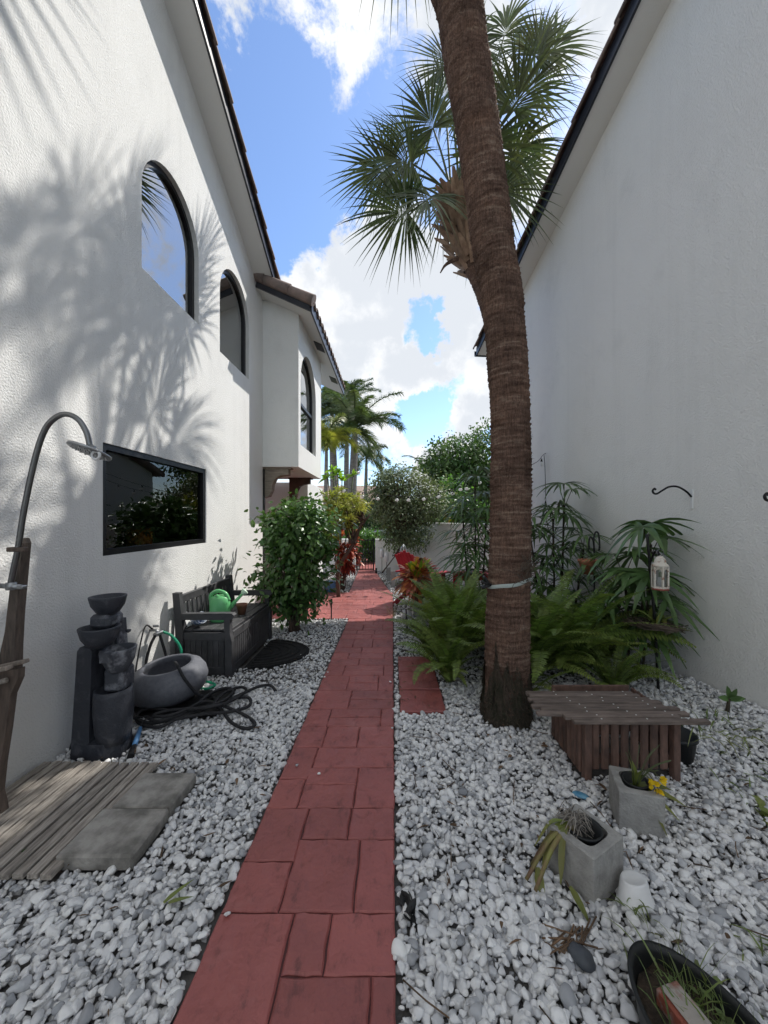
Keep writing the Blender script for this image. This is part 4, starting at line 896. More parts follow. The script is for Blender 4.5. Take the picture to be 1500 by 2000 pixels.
# second hook stand with hanging terracotta pot
hx, hy = 2.09, 3.92
t = thing('double_hook_stand', (hx, hy, 0), 'black double shepherd hook behind the ferns carrying a clay pot', 'hook stand')
mb = MB(); mb.tube([(hx, hy, 0), (hx, hy, 1.12)], .009, 8); mb.tube(bez([(hx, hy, 1.12), (hx - .005, hy, 1.24), (hx + .015, hy, 1.31), (hx + .045, hy, 1.29), (hx + .055, hy, 1.18), (hx + .05, hy, 1.12)], 6), .009, 8); mb.tube(bez([(hx, hy, 1.13), (hx - .01, hy, 1.22), (hx - .04, hy, 1.26), (hx - .055, hy, 1.2), (hx - .052, hy, 1.13)], 6), .009, 8); mb.build('hook', 'iron', t)
cx_, cy_ = hx - .075, hy - .02
t = thing('hanging_pot', (cx_, cy_, .90), 'cut-out terracotta hanging pot with drooping leaves on the double hook', 'pot')
mb = MB(); mb.lathe([(0, .88), (.05, .88), (.088, 1.0), (.098, 1.01), (.098, 1.03), (.084, 1.03), (.07, .95), (0, .94)], (cx_, cy_, 0), 24); mb.build('pot', 'terracotta', t)
mb = MB(); [mb.tube([(cx_ + .09 * math.cos(q), cy_ + .09 * math.sin(q), 1.02), (cx_ + .02, cy_, 1.14)], .002, 5) for q in (.3, 2.4, 4.5)]; mb.build('wire', 'iron', t)
HANG = t
# stacked ribbed stone pots at the foot of the wall
t = thing('ribbed_stone_tray', (2.14, 3.75, 0), 'stack of grey ribbed stone trays on the ground between ferns and right wall', 'tray')
mb = MB()
for k in range(5): mb.box((2.14 + .006 * (k % 2), 3.72, .10 + k * .038), (.27 + .012 * k, .18, .022), rz=R(-6 + 3 * (k % 2)), bev=.008)
mb.build('trays', 'shell', t)
# string of lights on the right wall
def cable(name, P, lb, drops, r=.0045, parent=None, bulb=.02):
    t = thing(name, tuple(P[0]), lb, 'string lights')
    mb = MB(); mb.tube(bez(P, 10), r, 6); mb.build('wire', 'rubber', t)
    for p in drops:
        mb = MB(); mb.tube([p, (p[0], p[1], p[2] - .05)], [.006, .016], 10); s_ = mb.build('socket', 'rubber', t)
        mb = MB(); mb.lathe([(.010, 0), (bulb, -.028), (bulb * .95, -.05), (.01, -.07), (0, -.072)], (p[0], p[1], p[2] - .05), 12); mb.build('bulb', 'bulb', t)
M['bulb'] = pm('frosted_bulb', (.88, .88, .86), None, rough=.15, trans=.45)
w0 = np.array(rw(5.83, .02, 2.44))
cable('string_light', [rw(5.83, .0, 2.45), rw(5.83, .05, 2.42), (2.12, 5.55, 2.28), (1.75, 5.2, 2.12)], 'short run of string lights from the right wall to behind the palm trunk', [])
cable('string_light', [rw(5.83, .03, 2.42), rw(5.80, .03, 2.2), rw(5.72, .06, 1.75), rw(5.6, .1, 1.35), rw(5.4, .1, 1.2)], 'loose end of string lights drooping down the right wall', [rw(5.83, .07, 2.37), rw(5.69, .08, 1.72)], bulb=.018)
# big string across the garden
P = [(-1.44, 7.70, 2.30), (-.7, 7.9, 2.02), (.1, 8.0, 1.93), (.9, 8.0, 1.98), (1.6, 7.8, 2.18), (2.12, 7.3, 2.5)]
B = bez(P, 10); pick = [B[i] for i in (6, 11, 15, 20, 23, 27, 31, 35, 39, 43)]
cable('string_light', P, 'sagging string of white globe lights crossing the far garden', [tuple(p) for p in pick], bulb=.042)
P = [(-1.44, 7.75, 2.34), (-.6, 9.0, 2.62), (.5, 9.6, 2.2), (1.3, 9.0, 2.1), (2.12, 7.35, 2.55)]
B = bez(P, 10); cable('string_light', P, 'higher string of white globe lights farther back in front of the trees', [tuple(B[i]) for i in (8, 16, 22, 28, 33)], bulb=.05)
# cable loops on the far wall corner
mb = MB(); a = np.linspace(0, 2 * math.pi, 24, endpoint=False)
for k in range(2): mb.tube([(2.09 - .03 * k + .05 * math.cos(q), 7.36, 2.75 + .28 * math.sin(q)) for q in a], .012, 6, closed=True)
tag(mb.build('cable_coil', 'rubber', loc=(2.09, 7.36, 2.75)), 'black cable coil hanging on the far corner of the right house', 'cable')

# adirondack chair
def adirondack(loc, rz, lb):
    t = thing('adirondack_chair', loc, lb, 'chair'); m4 = rotm(0, 0, rz); o = np.array(loc)
    def tr(mb): mb.V = [v @ m4.T + o for v in mb.V]; return mb
    for s_ in (-1, 1):
        mb = MB(); mb.prism([(-.26, .33), (-.22, .36), (.42, .05), (.46, 0), (.36, 0)], lambda u, v, q: (q, u, v), s_ * .25 - .012, s_ * .25 + .012); tr(mb).build('side_rail', 'red', t)
        mb = MB(); mb.box((s_ * .275, -.24, .27), (.025, .09, .54), bev=.004); tr(mb).build('leg', 'red', t)
        mb = MB(); mb.prism([(s_ * .24, -.34), (s_ * .38, -.34), (s_ * .38, -.05), (s_ * .31, .32), (s_ * .27, .32), (s_ * .25, -.1)][::int(s_)], lambda u, v, q: (u, v, q), .54, .562); tr(mb).build('armrest', 'red', t)
    mb = MB()
    for k in range(6): f = k / 5; mb.box((0, -.26 + f * .42, .365 - f * .20), (.52, .075, .02), rx=R(-24), bev=.004)
    tr(mb).build('seat', 'red', t)
    mb = MB()
    for k in range(-3, 4):
        top = .93 - abs(k) * .028; mb.bar((k * .066, .10, .20), (k * .078, .10 + (top - .2) * .42, top), .068, .018, up=(0, 1, 0), bev=.004)
    mb.bar((-.26, .25, .50), (.26, .25, .50), .06, .022, up=(0, 1, 0)); tr(mb).build('backrest', 'red', t)
    return t
adirondack((.50, 6.45, .0), R(131), 'red adirondack chair beside the path behind the potted croton')
t = thing('red_bench', (1.5, 6.9, 0), 'low red wooden bench seat behind the ferns in front of the curved wall', 'bench')
mb = MB()
for k in range(4): mb.box((1.5, 6.72 + .1 * k, .46), (.78, .085, .03), bev=.005)
mb.build('seat', 'red', t); mb = MB(); mb.box((1.5, 6.69, .40), (.74, .025, .09)); mb.build('apron', 'red', t)
for x in (1.16, 1.84):
    for y in (6.7, 7.02): mb = MB(); mb.box((x, y, .22), (.06, .06, .44)); mb.build('leg', 'red', t)
# pedestal and croton pot
mb = MB(); mb.prism([(-.10, -.10), (.10, -.10), (.10, .10), (-.10, .10)], lambda u, v, q: (.41 + u, 5.55 + v, q), 0, .33); mb.box((.41, 5.55, .335), (.22, .22, .018), bev=.004)
tag(mb.build('pedestal', 'pedestal', loc=(.41, 5.55, 0)), 'square grey concrete pedestal planter under the red and yellow croton', 'planter')
t = thing('blue_pot', (.72, 5.2, 0), 'dark cobalt blue glazed pot half hidden among the ferns', 'pot')
mb = MB(); mb.lathe([(0, 0), (.10, 0), (.15, .12), (.155, .2), (.13, .26), (.145, .28), (.12, .28), (.11, .22), (0, .2)], (.72, 5.2, 0), 28); mb.build('pot', 'cobalt', t)
mb = MB(); mb.lathe([(0, 0), (.08, 0), (.11, .1), (.11, .2), (.1, .22), (0, .2)], (-1.22, 7.45, 0), 24); tag(mb.build('blue_pot', M['blue'], loc=(-1.22, 7.45, 0)), 'bright blue pot behind the green hedge beside the red-leaved shrub', 'pot')
M['whiteorb'] = pm('white_glass_ball', (.7, .72, .72), (.5, .53, .54), 20, .2)
stone(gp(795, 1200, .07), .075, 'whiteorb', 'pale glass ball on gravel at the foot of the grey pedestal', sq=(1, 1, 1), cat='garden ball')
# little garden ornaments by the low wall
def stake(x, y, h, kind, lb):
    t = thing('garden_stake', (x, y, 0), lb, 'garden ornament')
    mb = MB(); mb.tube([(x, y, 0), (x, y, h)], .007, 6); mb.build('rod', 'iron', t); mb = MB()
    if kind == 'solar': mb.lathe([(.02, 0), (.05, .03), (.055, .16), (.04, .22), (0, .23)], (x, y, h), 14); mb.build('shade', 'white_plastic', t)
    else: mb.lathe([(.075, 0), (.075, .17), (.07, .2), (.03, .27), (0, .29)], (x, y, h), 8); mb.build('glass', 'clearglass', t); mb = MB(); [mb.tube([(x + .075 * math.cos(q), y + .075 * math.sin(q), h), (x + .075 * math.cos(q), y + .075 * math.sin(q), h + .18), (x, y, h + .29)], .006, 5) for q in np.arange(8) * math.pi / 4]; mb.build('cage', 'whiteorb', t)
stake(-.26, 9.6, .46, 'solar', 'white capsule-shaped solar light on a stake before the low wall'); stake(.24, 8.0, .62, 'lan', 'clear glass house-shaped lantern on a stake behind the red chair')
stake(-.13, 9.0, .42, 'solar', 'smaller white solar light on a stake near the grey posts')
for x, y, h, lb in ((-.08, 8.6, .34, 'short grey post nearer the gate along the path edge'), (.02, 7.9, .36, 'short grey post nearer the red chair along the path edge')):
    mb = MB(); mb.box((x, y, h / 2), (.09, .09, h), bev=.006); tag(mb.build('edge_post', 'pedestal', loc=(x, y, 0)), lb, 'post', 'grey posts along the path')
mb = MB(); mb.tube([(-.42, 9.9, 0), (-.42, 9.9, .16)], .025, 8); tag(mb.build('bollard_light', 'iron', loc=(-.42, 9.9, 0)), 'short black path light at the foot of the low white wall', 'light')
mb = MB(); mb.tube([gp(795, 1238), (*gp(795, 1238)[:2], .12), (*(np.array(gp(793, 1215))[:2]), .2)], .012, 8); tag(mb.build('spot_light', 'iron', loc=gp(795, 1238, 0)), 'small black garden spotlight in gravel before the ferns', 'light')
# ================================================================== PLANTS
def leafm(name, c, alt, rough=.42, trans=.22, island=.35, ramp=None, scale=3, spec=.45):
    M[name] = pm(name, c, alt, scale, rough, island=island, trans=trans, ramp=ramp, spec=spec)
leafm('palm_leaf', (.060, .095, .040), (.10, .115, .045), .38, .15)
leafm('palm_leaf_dry', (.20, .14, .08), (.12, .08, .05), .8, .1)
leafm('fern_leaf', (.12, .20, .045), (.18, .22, .055), .5, .25, scale=2)
leafm('rhapis_leaf', (.068, .135, .045), (.10, .165, .055), .35, .15)
leafm('hibiscus_leaf', (.055, .13, .04), (.11, .19, .055), .3, .2)
leafm('dracaena_leaf', (.20, .27, .055), (.42, .40, .10), .4, .3, scale=1.4)
leafm('lime_leaf', (.26, .42, .05), (.20, .36, .05), .4, .35)
leafm('foxtail_leaf', (.060, .115, .045), (.12, .15, .05), .45, .2, scale=.6)
leafm('small_leaf', (.11, .15, .08), (.20, .23, .13), .5, .25, scale=1.2, island=.45)
leafm('tree_leaf', (.05, .115, .035), (.09, .15, .04), .45, .25, scale=.8, island=.45)
leafm('bush_leaf', (.07, .17, .035), (.11, .22, .05), .4, .3, scale=1)
leafm('orchid_leaf', (.13, .19, .045), (.22, .21, .06), .4, .15)
leafm('wilted_leaf', (.20, .20, .06), (.16, .09, .06), .7, .1, scale=14)
leafm('grass_blade', (.12, .19, .06), (.20, .20, .09), .5, .25)
leafm('croton_red', (.3, .05, .04), None, .35, .15, island=0, ramp=[(0, (.07, .02, .02)), (.3, (.20, .032, .03)), (.55, (.42, .07, .045)), (.8, (.62, .16, .08)), (1, (.65, .28, .17))])
leafm('croton_mix', (.3, .05, .04), None, .32, .15, island=0, ramp=[(0, (.08, .035, .03)), (.18, (.18, .055, .035)), (.35, (.42, .13, .05)), (.6, (.62, .27, .09)), (.8, (.40, .07, .06)), (1, (.62, .33, .18))])
leafm('croton_top', (.4, .3, .04), None, .35, .25, island=0, ramp=[(0, (.16, .30, .03)), (.35, (.30, .42, .04)), (.6, (.62, .50, .05)), (1, (.60, .25, .06))])
M['petal'] = pm('yellow_petal', (.80, .58, .02), None, rough=.5, trans=.2)
M['hibiscus_white'] = pm('pale_blossom', (.62, .60, .58), None, rough=.6, trans=.2)
M['bark_old'] = pm('palm_bark_plain', (.205, .118, .085), (.10, .062, .05), 4, .92, (38, .9, .012, 6), stretch=(1, 1, 2.4), bump2=(120, .6, .005), contrast=(.3, .68), detail=9)
M['bark_base'] = pm('mossy_root_base', (.085, .062, .048), (.036, .038, .022), 14, .97, (55, 1, .015, 5), stretch=(2.5, 2.5, .6))
M['bark2'] = pm('brown_branch_bark', (.13, .085, .065), (.07, .05, .04), 12, .9, (50, .7, .006), stretch=(1, 1, .4))
M['greybark'] = pm('grey_palm_trunk', (.27, .25, .23), (.17, .155, .145), 6, .9, (30, .5, .01), stretch=(1, 1, 4))
M['boot'] = pm('leaf_base_boots', (.36, .25, .17), (.22, .14, .095), 9, .85, (50, .7, .006), island=.25)
M['stem'] = pm('green_stem', (.09, .12, .05), (.07, .08, .04), 20, .6)
M['caney'] = pm('dark_cane', (.035, .028, .02), (.06, .05, .03), 20, .8)
def bark():
    m = bpy.data.materials.new('palm_bark'); m.use_nodes = True; nt = m.node_tree; L = nt.links.new; b = nt.nodes['Principled BSDF']; b.inputs['Roughness'].default_value = .95; b.inputs['Specular IOR Level'].default_value = .15
    tc = node(nt, 'ShaderNodeTexCoord')
    def nz(st, sc, det, ro):
        mp = node(nt, 'ShaderNodeMapping'); mp.inputs['Scale'].default_value = st; L(tc.outputs['Object'], mp.inputs[0]); n = node(nt, 'ShaderNodeTexNoise'); n.inputs['Scale'].default_value = sc; n.inputs['Detail'].default_value = det; n.inputs['Roughness'].default_value = ro; L(mp.outputs[0], n.inputs['Vector']); return n.outputs['Fac']
    def ramp(src, st):
        r = node(nt, 'ShaderNodeValToRGB'); e = r.color_ramp.elements
        while len(e) < len(st): e.new(.5)
        for el, (p, c) in zip(e, st): el.position = p; el.color = (*c, 1)
        L(src, r.inputs[0]); return r.outputs[0]
    rings = nz((2.2, 2.2, 15), 2.4, 7, .68); fib = nz((16, 16, 2.2), 7, 5, .65); blot = nz((1, 1, 1.6), 2.3, 6, .6)
    c1 = ramp(rings, [(.28, (.062, .043, .036)), (.42, (.122, .083, .067)), (.56, (.165, .117, .095)), (.74, (.30, .255, .21))])
    c2 = ramp(blot, [(.32, (.55, .5, .48)), (.5, (1, .92, .88)), (.68, (1.18, 1.04, .94))]); c3 = ramp(fib, [(.3, (.45, .42, .4)), (.52, (1, 1, 1)), (.72, (1.5, 1.42, 1.32))])
    for c in (c2, c3):
        x = node(nt, 'ShaderNodeMix', data_type='RGBA', blend_type='MULTIPLY'); x.inputs[0].default_value = 1; L(c1, x.inputs[6]); L(c, x.inputs[7]); c1 = x.outputs[2]
    L(c1, b.inputs['Base Color'])
    b1 = node(nt, 'ShaderNodeBump'); b1.inputs['Strength'].default_value = .6; b1.inputs['Distance'].default_value = .012; L(rings, b1.inputs['Height'])
    b2 = node(nt, 'ShaderNodeBump'); b2.inputs['Strength'].default_value = 1; b2.inputs['Distance'].default_value = .008; L(fib, b2.inputs['Height']); L(b1.outputs[0], b2.inputs['Normal']); L(b2.outputs[0], b.inputs['Normal'])
    return m
M['bark'] = bark()
UPZ = np.array((0, 0, 1.))

def palm_trunk(P, r, ring=.030, seg=80, step=.009, amp=.013, fib=.004):
    P = np.array(P, float); r = np.array(r, float)
    C = bez(P, 40); s_ = np.concatenate([[0], np.cumsum(np.linalg.norm(np.diff(C, axis=0), axis=1))]); n = int(s_[-1] / step)
    t = np.linspace(0, s_[-1], n); C = np.stack([np.interp(t, s_, C[:, k]) for k in range(3)], -1)
    ks = np.interp(np.linspace(0, 1, len(P)), np.linspace(0, 1, len(s_)), s_); rad = np.interp(t, ks, r)
    a = np.arange(seg) * 2 * math.pi / seg; T = unit(np.gradient(C, axis=0)); X = unit(np.cross(np.tile((0, 1., 0), (n, 1)), T)); Yv = np.cross(T, X)
    edges = [0]; 
    while edges[-1] < s_[-1] + .2: edges.append(edges[-1] + ring * random.uniform(.6, 1.5))
    edges = np.array(edges); ph = rng.uniform(0, 6.28, 8); wob = sum(.012 / (k + 1) * np.sin((k + 1) * a + ph[k]) for k in range(5))
    tt = t[:, None] + wob[None, :] + rng.normal(0, .0012, (n, seg)); i = np.clip(np.searchsorted(edges, tt) - 1, 0, len(edges) - 2)
    fr = (tt - edges[i]) / (edges[i + 1] - edges[i]); prom = rng.uniform(.35, 1.25, len(edges))[i]
    off = amp * prom * (fr ** 2.2 - .45) + fib * rng.normal(0, 1, (1, seg)) * .7 + rng.normal(0, fib * .35, (n, seg))
    big = rng.normal(0, 1, (n // 30 + 2, 12)); off += .004 * big[np.minimum(np.arange(n) // 30, len(big) - 1)][:, (np.arange(seg) * 12 // seg)] * .6
    R_ = rad[:, None] + off
    V = C[:, None] + R_[:, :, None] * (np.cos(a)[None, :, None] * X[:, None] + np.sin(a)[None, :, None] * Yv[:, None])
    ii = np.arange(n - 1)[:, None]; j = np.arange(seg)[None]; j2 = (j + 1) % seg
    F = np.stack([ii * seg + j, ii * seg + j2, (ii + 1) * seg + j2, (ii + 1) * seg + j], -1).reshape(-1, 4)
    mb = MB(); mb.add(V.reshape(-1, 3), F, True)
    # torn fibres standing off the ring edges
    m = int(s_[-1] * 800); q = rng.integers(0, n, m); w = rng.integers(0, seg, m); p = V[q, w]; out = unit(p - C[q]); d = unit(out * .35 + T[q] * rng.uniform(-.7, .9, (m, 1)) + np.cross(T[q], out) * rng.normal(0, .8, (m, 1)))
    mb.blades(p - out * .002, d, out, rng.uniform(.012, .035, m), rng.uniform(.0015, .004, m), prof=(1, .6, .1), fold=.1)
    return mb, C, rad

def fan(mb, mb_pet, hub, base, L, nseg=38, spread=R(125), droop=.35, wmax=.042, axis=None, cup=.28, prad=.013, sag=.0, face=None):
    hub, base = np.array(hub, float), np.array(base, float); d = unit(base - hub)
    a = unit(d + np.array((0, 0, -.25 - sag))) if axis is None else unit(np.array(axis, float))
    sdv = unit(np.cross(a, UPZ)) if abs(a[2]) < .97 else unit(np.cross(a, np.array((0, 1., 0))));
    if face is not None: f_ = np.array(face, float); f_ = unit(f_ - a * (f_ @ a)); sdv = np.cross(a, f_)
    roll = random.uniform(-.35, .35); nn = np.cross(sdv, a); sdv, nn = sdv * math.cos(roll) + nn * math.sin(roll), nn * math.cos(roll) - sdv * math.sin(roll)
    if mb_pet is not None:
        mid = (hub + base) / 2 + np.array((0, 0, .07 * np.linalg.norm(base - hub))); mb_pet.tube(bez([hub, mid, base], 6), [prad * (1.5 - .6 * q) for q in np.linspace(0, 1, 13)], 6)
    ph = np.linspace(-spread, spread, nseg) + rng.normal(0, .012, nseg); cos, sin = np.cos(ph)[:, None], np.sin(ph)[:, None]
    dv = unit(cos * a + sin * sdv + np.abs(sin) * cup * nn + rng.normal(0, .03, (nseg, 3)))
    Ls = L * (.70 + .30 * np.cos(ph * .75)) * rng.uniform(.9, 1.06, nseg)
    start = base + a * (.16 * L * np.cos(ph) ** 2)[:, None] * (np.cos(ph) > 0)[:, None]
    dphi = 2 * spread / nseg; w0 = np.minimum(wmax, Ls * .55 * dphi * 1.1)
    mb.blades(start, dv, nn[None].repeat(nseg, 0), Ls, w0, prof=(.12, .62, 1, .85, .5, .22, .02), droop=droop * rng.uniform(.5, 1.5, nseg), fold=.28)

def at(px, py, Y): return np.array(((px - 766) / 740 * Y, Y, 1.45 - (py - 1013) / 740 * Y))

# --- the near palm
pts = [(988, 1445), (990, 1330), (992, 1200), (996, 1050), (998, 900), (993, 740), (982, 600), (965, 490), (953, 400), (931, 240), (909, 100), (895, 0)]
Yt = [2.72, 2.72, 2.72, 2.73, 2.74, 2.75, 2.77, 2.79, 2.8, 2.82, 2.85, 2.87]
P1 = [at(px, py, y) for (px, py), y in zip(pts, Yt)]; P1[0][2] = -.02
P1 += [np.array((.36, 2.9, 5.9)), np.array((.26, 2.75, 6.6)), np.array((.18, 2.5, 7.4))]
rad1 = [.166, .156, .150, .142, .137, .137, .142, .145, .148, .153, .164, .172, .178, .18, .18]
t = thing('cabbage_palm', (P1[0][0], P1[0][1], 0), 'tall nearest cabbage palm with thick brown fibrous trunk beside the red path', 'palm tree')
mb, C1, R1 = palm_trunk(P1, rad1); mb.build('trunk', 'bark', t)
# shaggy root boss
mb = MB(); n_, s_ = 46, 64; a = np.arange(s_) * 2 * math.pi / s_; V = []
top = .38 + .06 * np.sin(3 * a + 1) + .05 * np.sin(7 * a) + .07 * rng.normal(size=s_)
for k in range(n_):
    f = k / (n_ - 1); z = f * top; rr = .168 + .006 * (1 - f) ** 2 - .010 * f ** 3 + .008 * rng.normal(size=s_) * (1 - .5 * f); cxy = np.array([np.interp(z, C1[:, 2], C1[:, q]) for q in (0, 1)])
    V.append(np.stack([cxy[0] + rr * np.cos(a), cxy[1] + rr * np.sin(a), z], -1))
V = np.concatenate(V); ii = np.arange(n_ - 1)[:, None]; j = np.arange(s_)[None]; j2 = (j + 1) % s_
mb.add(V, np.stack([ii * s_ + j, ii * s_ + j2, (ii + 1) * s_ + j2, (ii + 1) * s_ + j], -1).reshape(-1, 4), True)
q = rng.integers(0, len(V), 1100); p = V[q]; out = unit(p - np.array((P1[0][0], P1[0][1], 0)) * (1, 1, 0) - p * (0, 0, 1)); mb.blades(p, unit(out * .5 + np.array((0, 0, -1)) + rng.normal(0, .4, (1100, 3))), out, rng.uniform(.02, .07, 1100), .005, prof=(1, .8, .2))
mb.build('root_base', 'bark_base', t); CIRC.append((P1[0][0], P1[0][1], .175))
hub = np.array((.16, 2.42, 7.65)); dz1 = np.array((0, -.5, .80)); lb, pb = MB(), MB()
F1 = [((-.03, 2.95, 6.66), (-.03, .06, -1)), ((-.35, 3.05, 7.0), (-.25, .1, -1.01)), ((1.02, 3.0, 6.75), (.2, .15, -1)), ((.78, 3.3, 6.4), (.1, .15, -1)), ((.45, 2.2, 6.7), (.1, -.7, -.8)), ((1.25, 2.7, 6.7), (.9, -.1, -.6)),
      ((-.65, 2.6, 6.75), (-.9, -.2, -.55)), ((-.5, 3.45, 6.95), (-.7, .5, -.4)), ((.1, 3.9, 6.95), (-.2, .9, -.5)), ((.95, 3.75, 7.1), (.6, .7, -.2)), ((.2, 2.0, 7.2), (0, -.9, 0)), ((-.6, 2.2, 7.3), (-.7, -.6, .1)), ((1.0, 2.2, 7.35), (.7, -.6, .1)),
      ((.25, 3.3, 7.9), (0, .3, .9)), ((-.3, 2.9, 7.75), (-.5, 0, .8)), ((.7, 2.8, 7.8), (.5, -.1, .8)), ((-.9, 3.0, 7.1), (-1, .05, -.15)), ((-.6, 3.9, 7.3), (-.6, .7, .1)), ((.55, 3.4, 6.5), (.3, .4, -1.01))]
for b, ax in F1: fan(lb, pb, hub, np.array(b) + dz1 * (0 if ax[2] == -1 and b[2] < 6.6 and b[1] in (2.95, 3.0) else 1), random.uniform(.92, 1.08), axis=ax, droop=.3)
lb.build('crown', 'palm_leaf', t); pb.build('petiole', 'stem', t); t.children[-1].name = 'petioles'
mb = MB()
for k in range(60):
    a = k * 2.4; z = 6.9 + .012 * k; rr = .19 - .0006 * k; p = np.array((np.interp(z, C1[:, 2], C1[:, 0]) + rr * math.cos(a), np.interp(z, C1[:, 2], C1[:, 1]) + rr * math.sin(a), z)); d = np.array((math.cos(a) * .5, math.sin(a) * .5, 1)); mb.blades(p, d, (math.cos(a), math.sin(a), -.3), .24, .11, prof=(1, .8, .6, .35), fold=-.25)
mb.build('boots', 'boot', t)
# strap and root tangle on the trunk
zc = 1.005; cc = np.array([np.interp(zc, C1[:, 2], C1[:, q]) for q in range(3)]); rr = np.interp(zc, C1[:, 2], R1) + .014
t = thing('trunk_strap', tuple(cc), 'pale grey-green strap tied round the near palm trunk', 'strap')
mb = MB(); n_ = 60; a = np.linspace(0, 2 * math.pi, n_, endpoint=False); V = []
for q in a:
    z = zc + .035 * math.sin(q * 1.0 + .2) * 0 + .035 * math.cos(q)
    for dr, dz in ((0, -.013), (.004, 0), (0, .013)): V.append((cc[0] + (rr + dr) * math.cos(q), cc[1] + (rr + dr) * math.sin(q), z + dz + .003 * math.sin(5 * q)))
F = [(3 * i + k, (3 * ((i + 1) % n_)) + k, (3 * ((i + 1) % n_)) + k + 1, 3 * i + k + 1) for i in range(n_) for k in (0, 1)]
mb.add(V, F, True); mb.build('band', 'strap', t)
mb = MB(); [mb.box((cc[0] - rr - .015, cc[1] - .05, zc - .03 + .02 * k), (.07, .05, .018), ry=R(40 * k - 20), bev=.004) for k in range(3)]; mb.build('knot', 'rubber', t)
t = thing('air_root_tangle', tuple(cc + np.array((rr, -.05, .1))), 'tangle of thin grey orchid roots clinging to the near palm trunk above the strap', 'roots')
mb = MB()
for k in range(34):
    q = R(-58 + random.gauss(0, 12)); z = zc + .10 + random.gauss(0, .035); p = [np.array((cc[0] + (rr + .004) * math.cos(q), cc[1] + (rr + .004) * math.sin(q), z))]
    dq, dz = random.gauss(0, .06), random.gauss(.0, .010)
    for _ in range(7): q += dq + random.gauss(0, .07); z += dz + random.gauss(0, .014); r2 = rr + random.uniform(.002, .035); p.append(np.array((cc[0] + r2 * math.cos(q), cc[1] + r2 * math.sin(q), z)))
    mb.tube(bez(p, 3), .0017, 5)
mb.build('roots', 'twig', t)

# --- the second palm behind it
def a2(px, py, Y): return at(px, py, Y * .92)
P2 = [a2(1003, 1190, 6.1), a2(1000, 1100, 6.1), a2(995, 900, 6.1), a2(985, 760, 6.05), a2(968, 640, 6.0), a2(947, 560, 6.0), a2(922, 500, 6.0), a2(905, 440, 6.0), a2(897, 385, 6.0)]; P2[0][2] = 0
t = thing('cabbage_palm', (P2[0][0], P2[0][1], 0), 'second cabbage palm behind the first, its full crown and tan leaf boots in view', 'palm tree')
mb, C2, R2 = palm_trunk(P2, [.175, .165, .155, .15, .15, .155, .175, .185, .15], seg=48, step=.02); mb.build('trunk', 'bark', t)
mb = MB()
for k in range(150):
    z = 5.02 + k / 150 * 1.06; a = k * 2.399; rr = .185 + .185 * math.sin(math.pi * min(1, (z - 4.9) / 1.25)); c = np.array([np.interp(z, C2[:, 2], C2[:, q]) for q in range(2)])
    p = np.array((c[0] + rr * .8 * math.cos(a), c[1] + rr * .8 * math.sin(a), z)); d = np.array((math.cos(a) * random.uniform(.5, .9), math.sin(a) * random.uniform(.5, .9), random.uniform(.5, 1.1)))
    mb.blades(p, d, (math.cos(a), math.sin(a), -.4), random.uniform(.2, .34), random.uniform(.11, .16), prof=(1, .85, .62, .3), fold=-.3)
mb.build('boots', 'boot', t)
mb = MB(); a_ = a2(868, 512, 5.8); mb.tube(bez([a2(893, 505, 5.9), a2(878, 512, 5.85), a2(868, 520, 5.8), a2(860, 533, 5.8)], 6), [.04, .03, .022, .012] + [.012] * 0 + list(np.linspace(.03, .012, 15)), 8) if False else mb.tube(bez([a2(893, 505, 5.9), a2(878, 512, 5.85), a2(868, 520, 5.8), a2(860, 533, 5.8)], 6), np.linspace(.035, .008, 19), 8); mb.build('dry_stub', 'bark', t)
hub = a2(893, 388, 6.0); lb, pb = MB(), MB()
FR = [(803, 318, 5.75, (-1, -.2, .12)), (795, 414, 5.8, (-1, -.2, -.3)), (846, 250, 6.0, (-.55, -.2, 1)), (868, 190, 6.2, (-.25, -.1, 1)), (1003, 215, 5.5, (.35, -.45, 1)), (1000, 300, 5.7, (.9, -.2, .35)),
      (968, 372, 5.8, (.7, -.3, -.45)), (842, 385, 5.6, (-.5, -.5, -.75)), (930, 165, 6.3, (.1, .1, 1)), (905, 150, 6.6, (0, .3, 1)), (955, 190, 6.7, (.45, .4, 1)), (1010, 330, 6.4, (1, .2, .05)),
      (940, 310, 5.2, (.5, -.8, .3)), (880, 380, 7.0, (-.2, 1, -.3)), (960, 340, 7.1, (.5, .9, -.1)), (900, 240, 7.0, (0, .8, .6)),
      (1045, 110, 5.9, (.5, -.1, 1)), (930, 95, 6.1, (.1, -.1, 1)), (985, 70, 6.2, (.2, .0, 1)), (872, 130, 6.1, (-.25, 0, 1)), (1075, 105, 6.1, (.6, 0, .9)), (1020, 95, 6.6, (.3, .2, 1)), (800, 270, 6.6, (-.9, .3, .5)),
      (760, 330, 6.0, (-1, 0, -.1)), (925, 425, 6.5, (.35, .4, -.9)), (960, 240, 5.6, (.4, -.4, .9)), (1035, 180, 6.0, (.6, -.1, .9)), (790, 355, 6.3, (-1, .2, -.05))]
for px, py, yy, ax in FR: fan(lb, pb, hub + rng.normal(0, .05, 3), a2(px, py, yy), random.uniform(.76, .92), axis=ax, droop=random.uniform(.2, .55), nseg=40, wmax=.034, face=((.1 - hub[0] * .3, -1, -.25) if (px < 860 or px > 965) and ax[1] < .3 else None))
lb.build('crown', 'palm_leaf', t); pb.build('petioles', 'stem', t)

